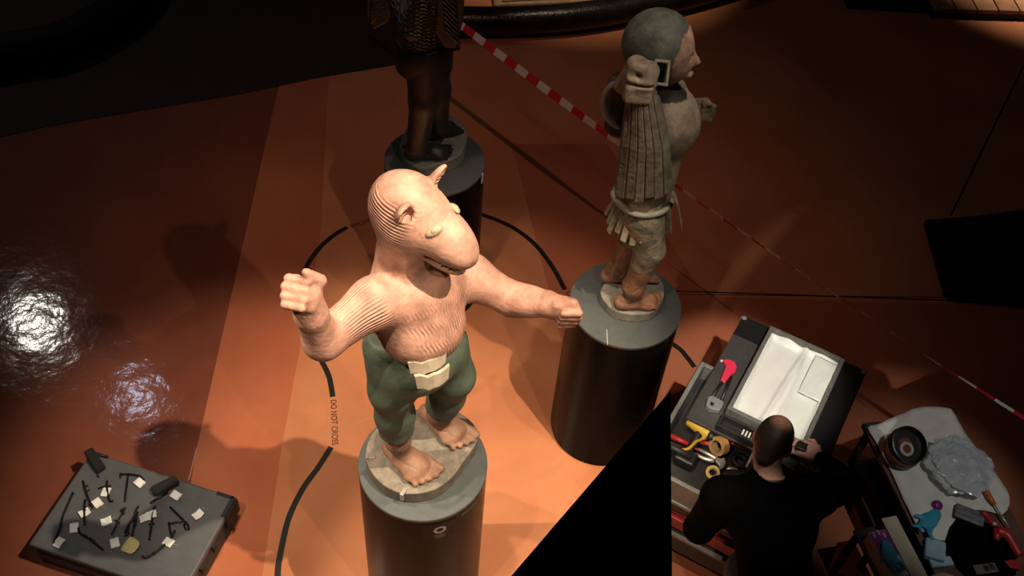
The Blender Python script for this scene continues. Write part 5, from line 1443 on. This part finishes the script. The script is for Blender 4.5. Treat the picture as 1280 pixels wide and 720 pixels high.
for b_ in (0.02, -0.10, -0.20):
    l_ = MB().box(KP(klen / 2 + 0.004, b_ * kwid / 0.55, KZ - 0.07), (0.012, 0.03, 0.06), KA).build('latch', STRAP, crate, bev=0.002)
MB().box(KP(-klen / 2 + 0.05, kwid / 2 - 0.008, KZ + 0.003), (0.12, 0.02, 0.006), KA).build('back_strap', STRAP, crate, bev=0.002)

ROD = mat('blackened_steel_rod', (0.008, 0.008, 0.008), 0.45, 0.3)
FOAM = mat('black_foam', (0.009, 0.009, 0.009), 0.95)
ZK = KZ + 0.011


def zp(a, b_): return PZ(20 + a / 4.0, 540 + b_ / 4.0, ZK)


mounts = [
    ('T-shaped black mount at the top of the grey crate, tag at its arm', [[(520, 212), (570, 212), (618, 222), (640, 240)], [(562, 214), (553, 280), (545, 348)], [(524, 205), (522, 228)]]),
    ('thin black mount with hooks beside the black foam block, pointing down', [[(335, 245), (350, 300), (372, 360), (382, 382)], [(350, 300), (370, 288)], [(345, 275), (362, 268)]]),
    ('long straight black rod mount along the left edge of the grey crate', [[(286, 302), (240, 410), (216, 490), (192, 545)], [(216, 490), (228, 468)], [(205, 520), (190, 556)]]),
    ('short black mount crossing the tag below the black foam block', [[(455, 245), (456, 285), (463, 320), (470, 345), (488, 345)], [(412, 282), (440, 275), (476, 268)]]),
    ('black mount with bent foot beside two tags on the left half', [[(346, 338), (342, 390), (344, 465)], [(344, 380), (362, 372)]]),
    ('curved black hook mount pointing to the front edge of the grey crate', [[(312, 478), (318, 505), (345, 520), (380, 545), (436, 590)], [(372, 530), (384, 548), (392, 540)]]),
    ('black mount with curled tip right of the centre tag', [[(550, 378), (530, 392), (542, 410)], [(548, 380), (520, 430), (505, 460), (478, 515)], [(496, 440), (520, 455)]]),
    ('middle black mount leaning over the centre of the grey crate', [[(612, 370), (602, 392), (588, 430), (560, 470), (545, 505)], [(592, 402), (612, 405)], [(545, 500), (565, 470), (552, 520)]]),
    ('black mount right of the centre under the paired tags, straight leg', [[(695, 370), (684, 410), (678, 460), (665, 540)], [(664, 462), (692, 458)], [(684, 380), (700, 372)]]),
    ('black double-bar mount standing between yellow note and paired tags', [[(608, 400), (596, 450), (580, 520)], [(540, 520), (570, 505)], [(590, 440), (600, 468)]]),
    ('diagonal black bar mount with curled end near the right edge', [[(770, 374), (815, 420), (850, 455), (862, 470), (862, 490)], [(838, 462), (850, 490)]]),
    ('forked black mount left of the diagonal bar', [[(764, 452), (770, 490), (778, 520), (795, 492)], [(766, 460), (800, 452), (828, 450), (838, 436)]]),
    ('bent black rod mount reaching the front edge by the highlight', [[(745, 562), (720, 585), (690, 606), (650, 628), (630, 622)]]),
]
for lab, parts in mounts:
    t = thing('metal_mount', zp(*parts[0][0]) - UP * 0.006, lab, 'mount', 'black metal mounts on the grey crate')
    for k, pp in enumerate(parts):
        P = polyline([zp(*q) + UP * (0.004 * math.sin(i * 1.9) ** 2) for i, q in enumerate(pp)], 4)
        MB().tube(P, 0.0058 if k == 0 else 0.005, 8).build('rod' if k == 0 else 'prong', ROD, t, True)
    c = zp(*parts[0][len(parts[0]) // 2]); MB().ball(c, 0.0095, 10, 6).build('collar', ROD, t, True)
for (a, b_, lab) in (((372, 112), (425, 190), 'black foam block at the far corner of the grey crate'), ((700, 302), (798, 252), 'black foam bar beside a tag near the right end of the grey crate')):
    A, Bq = zp(*a) + UP * 0.02, zp(*b_) + UP * 0.02; d = unit(Bq - A); n_ = unit(np.cross(UP, d))
    t = thing('padded_mount', (A + Bq) / 2 - UP * 0.026, lab, 'mount', 'foam padded mounts on the grey crate')
    MB().box((A + Bq) / 2, (np.linalg.norm(Bq - A) + 0.03, 0.055, 0.044), (d, n_, UP)).build('foam_pad', FOAM, t, bev=0.012, seg=3)
    if a[0] < 500: st2 = [zp(345, 108), zp(400, 112), zp(455, 122)]; st3 = [zp(405, 185), zp(412, 225)]
    else: st2 = [zp(675, 352), zp(720, 325), zp(760, 300)]; st3 = [zp(690, 345), zp(672, 356)]
    MB().tube(st2, 0.006, 8).build('stem', ROD, t, True); MB().tube(st3, 0.006, 8).build('prong', ROD, t, True)
TAG = mat('white_paper_tag', (0.78, 0.77, 0.73), 0.7, var=0.04)
tags = [((617, 253), 35, 'white paper tag on the arm of the T-shaped mount'), ((800, 317), 28, 'white paper tag below the black foam bar'), ((910, 413), -38, 'white paper tag nearest the strapped corner of the grey crate'),
        ((763, 552), 30, 'white paper tag beside the bent rod near the front edge'), ((676, 414), -12, 'right one of the two overlapping white paper tags'), ((645, 430), -18, 'left one of the two overlapping white paper tags'),
        ((450, 300), -72, 'white paper tag crossed by the short mount, highest on the left half'), ((408, 355), 50, 'white paper tag second from the top on the left half'), ((343, 403), -30, 'white paper tag crossed by an upright rod on the left half'),
        ((452, 446), -18, 'white paper tag at the middle of the grey crate, left of the curled tip'), ((291, 479), -85, 'white paper tag beside the curved hook mount'), ((215, 552), -50, 'white paper tag at the lower left end of the long rod'), ((494, 553), 80, 'white paper tag left of the yellow note')]
for k, (p, a, lab) in enumerate(tags):
    c = zp(*p); ex = zp(p[0] + 10 * math.cos(math.radians(a)), p[1] + 10 * math.sin(math.radians(a))) - c; ex = unit(ex * V3(1, 1, 0)); ey = np.cross(UP, ex)
    zt_ = KZ + 0.0135 + (0.002 if k == 4 else 0)
    t = thing('paper_tag', V3(c[0], c[1], KZ), lab, 'tag', 'white paper tags on the grey crate')
    n_ = 6; vs = []
    for j in (0, 1):
        for i in range(n_ + 1): vs.append(V3(c[0], c[1], zt_) + ex * (i / n_ - 0.5) * 0.055 + ey * (j - 0.5) * 0.044 + UP * (0.004 * math.sin(i * 0.9 + k)))
    vs += [q - UP * 0.0012 for q in vs]; m2 = 2 * (n_ + 1)
    fs = []
    for i in range(n_): fs += [(i, i + 1, n_ + 2 + i, n_ + 1 + i), (m2 + i, m2 + n_ + 1 + i, m2 + n_ + 2 + i, m2 + i + 1), (i, m2 + i, m2 + i + 1, i + 1), (n_ + 1 + i, n_ + 2 + i, m2 + n_ + 2 + i, m2 + n_ + 1 + i)]
    fs += [(0, n_ + 1, m2 + n_ + 1, m2), (n_, m2 + n_, m2 + 2 * n_ + 1, 2 * n_ + 1)]
    mesh_obj('paper', vs, fs, TAG, t, False)
    MB().tube([V3(c[0], c[1], zt_ + 0.004) + ex * 0.024, V3(c[0], c[1], KZ + 0.008) + ex * 0.05 + ey * 0.012], 0.0012, 5).build('string', mat('string_pale', (0.35, 0.33, 0.3), 0.8), t)
yn = cloth_thing('yellow_note', [(20 + a / 4, 540 + b_ / 4) for a, b_ in ((566, 528), (590, 530), (617, 552), (612, 580), (580, 612), (548, 603), (523, 590), (545, 556))], KZ + 0.012, mat('yellow_paper', (0.55, 0.47, 0.19), 0.7), 'yellow paper note lying among the mounts on the grey crate', 'note', 2, 0.006, 0.002)

# ------------------------------------------------------------------ hall walls far around
WALLM = mat('dark_hall_wall', (0.02, 0.014, 0.012), 0.9)
for nm, c, sz in (('wall_back', (0, 19.1, 4), (26, 0.2, 8)), ('wall_left', (-13.1, 6, 4), (0.2, 26, 8)), ('wall_right', (13.1, 6, 4), (0.2, 26, 8)), ('wall_front', (0, -7.1, 4), (26, 0.2, 8))):
    o = MB().box(c, sz).build(nm, WALLM); tag(o, 'dark hall wall', None, kind='structure')
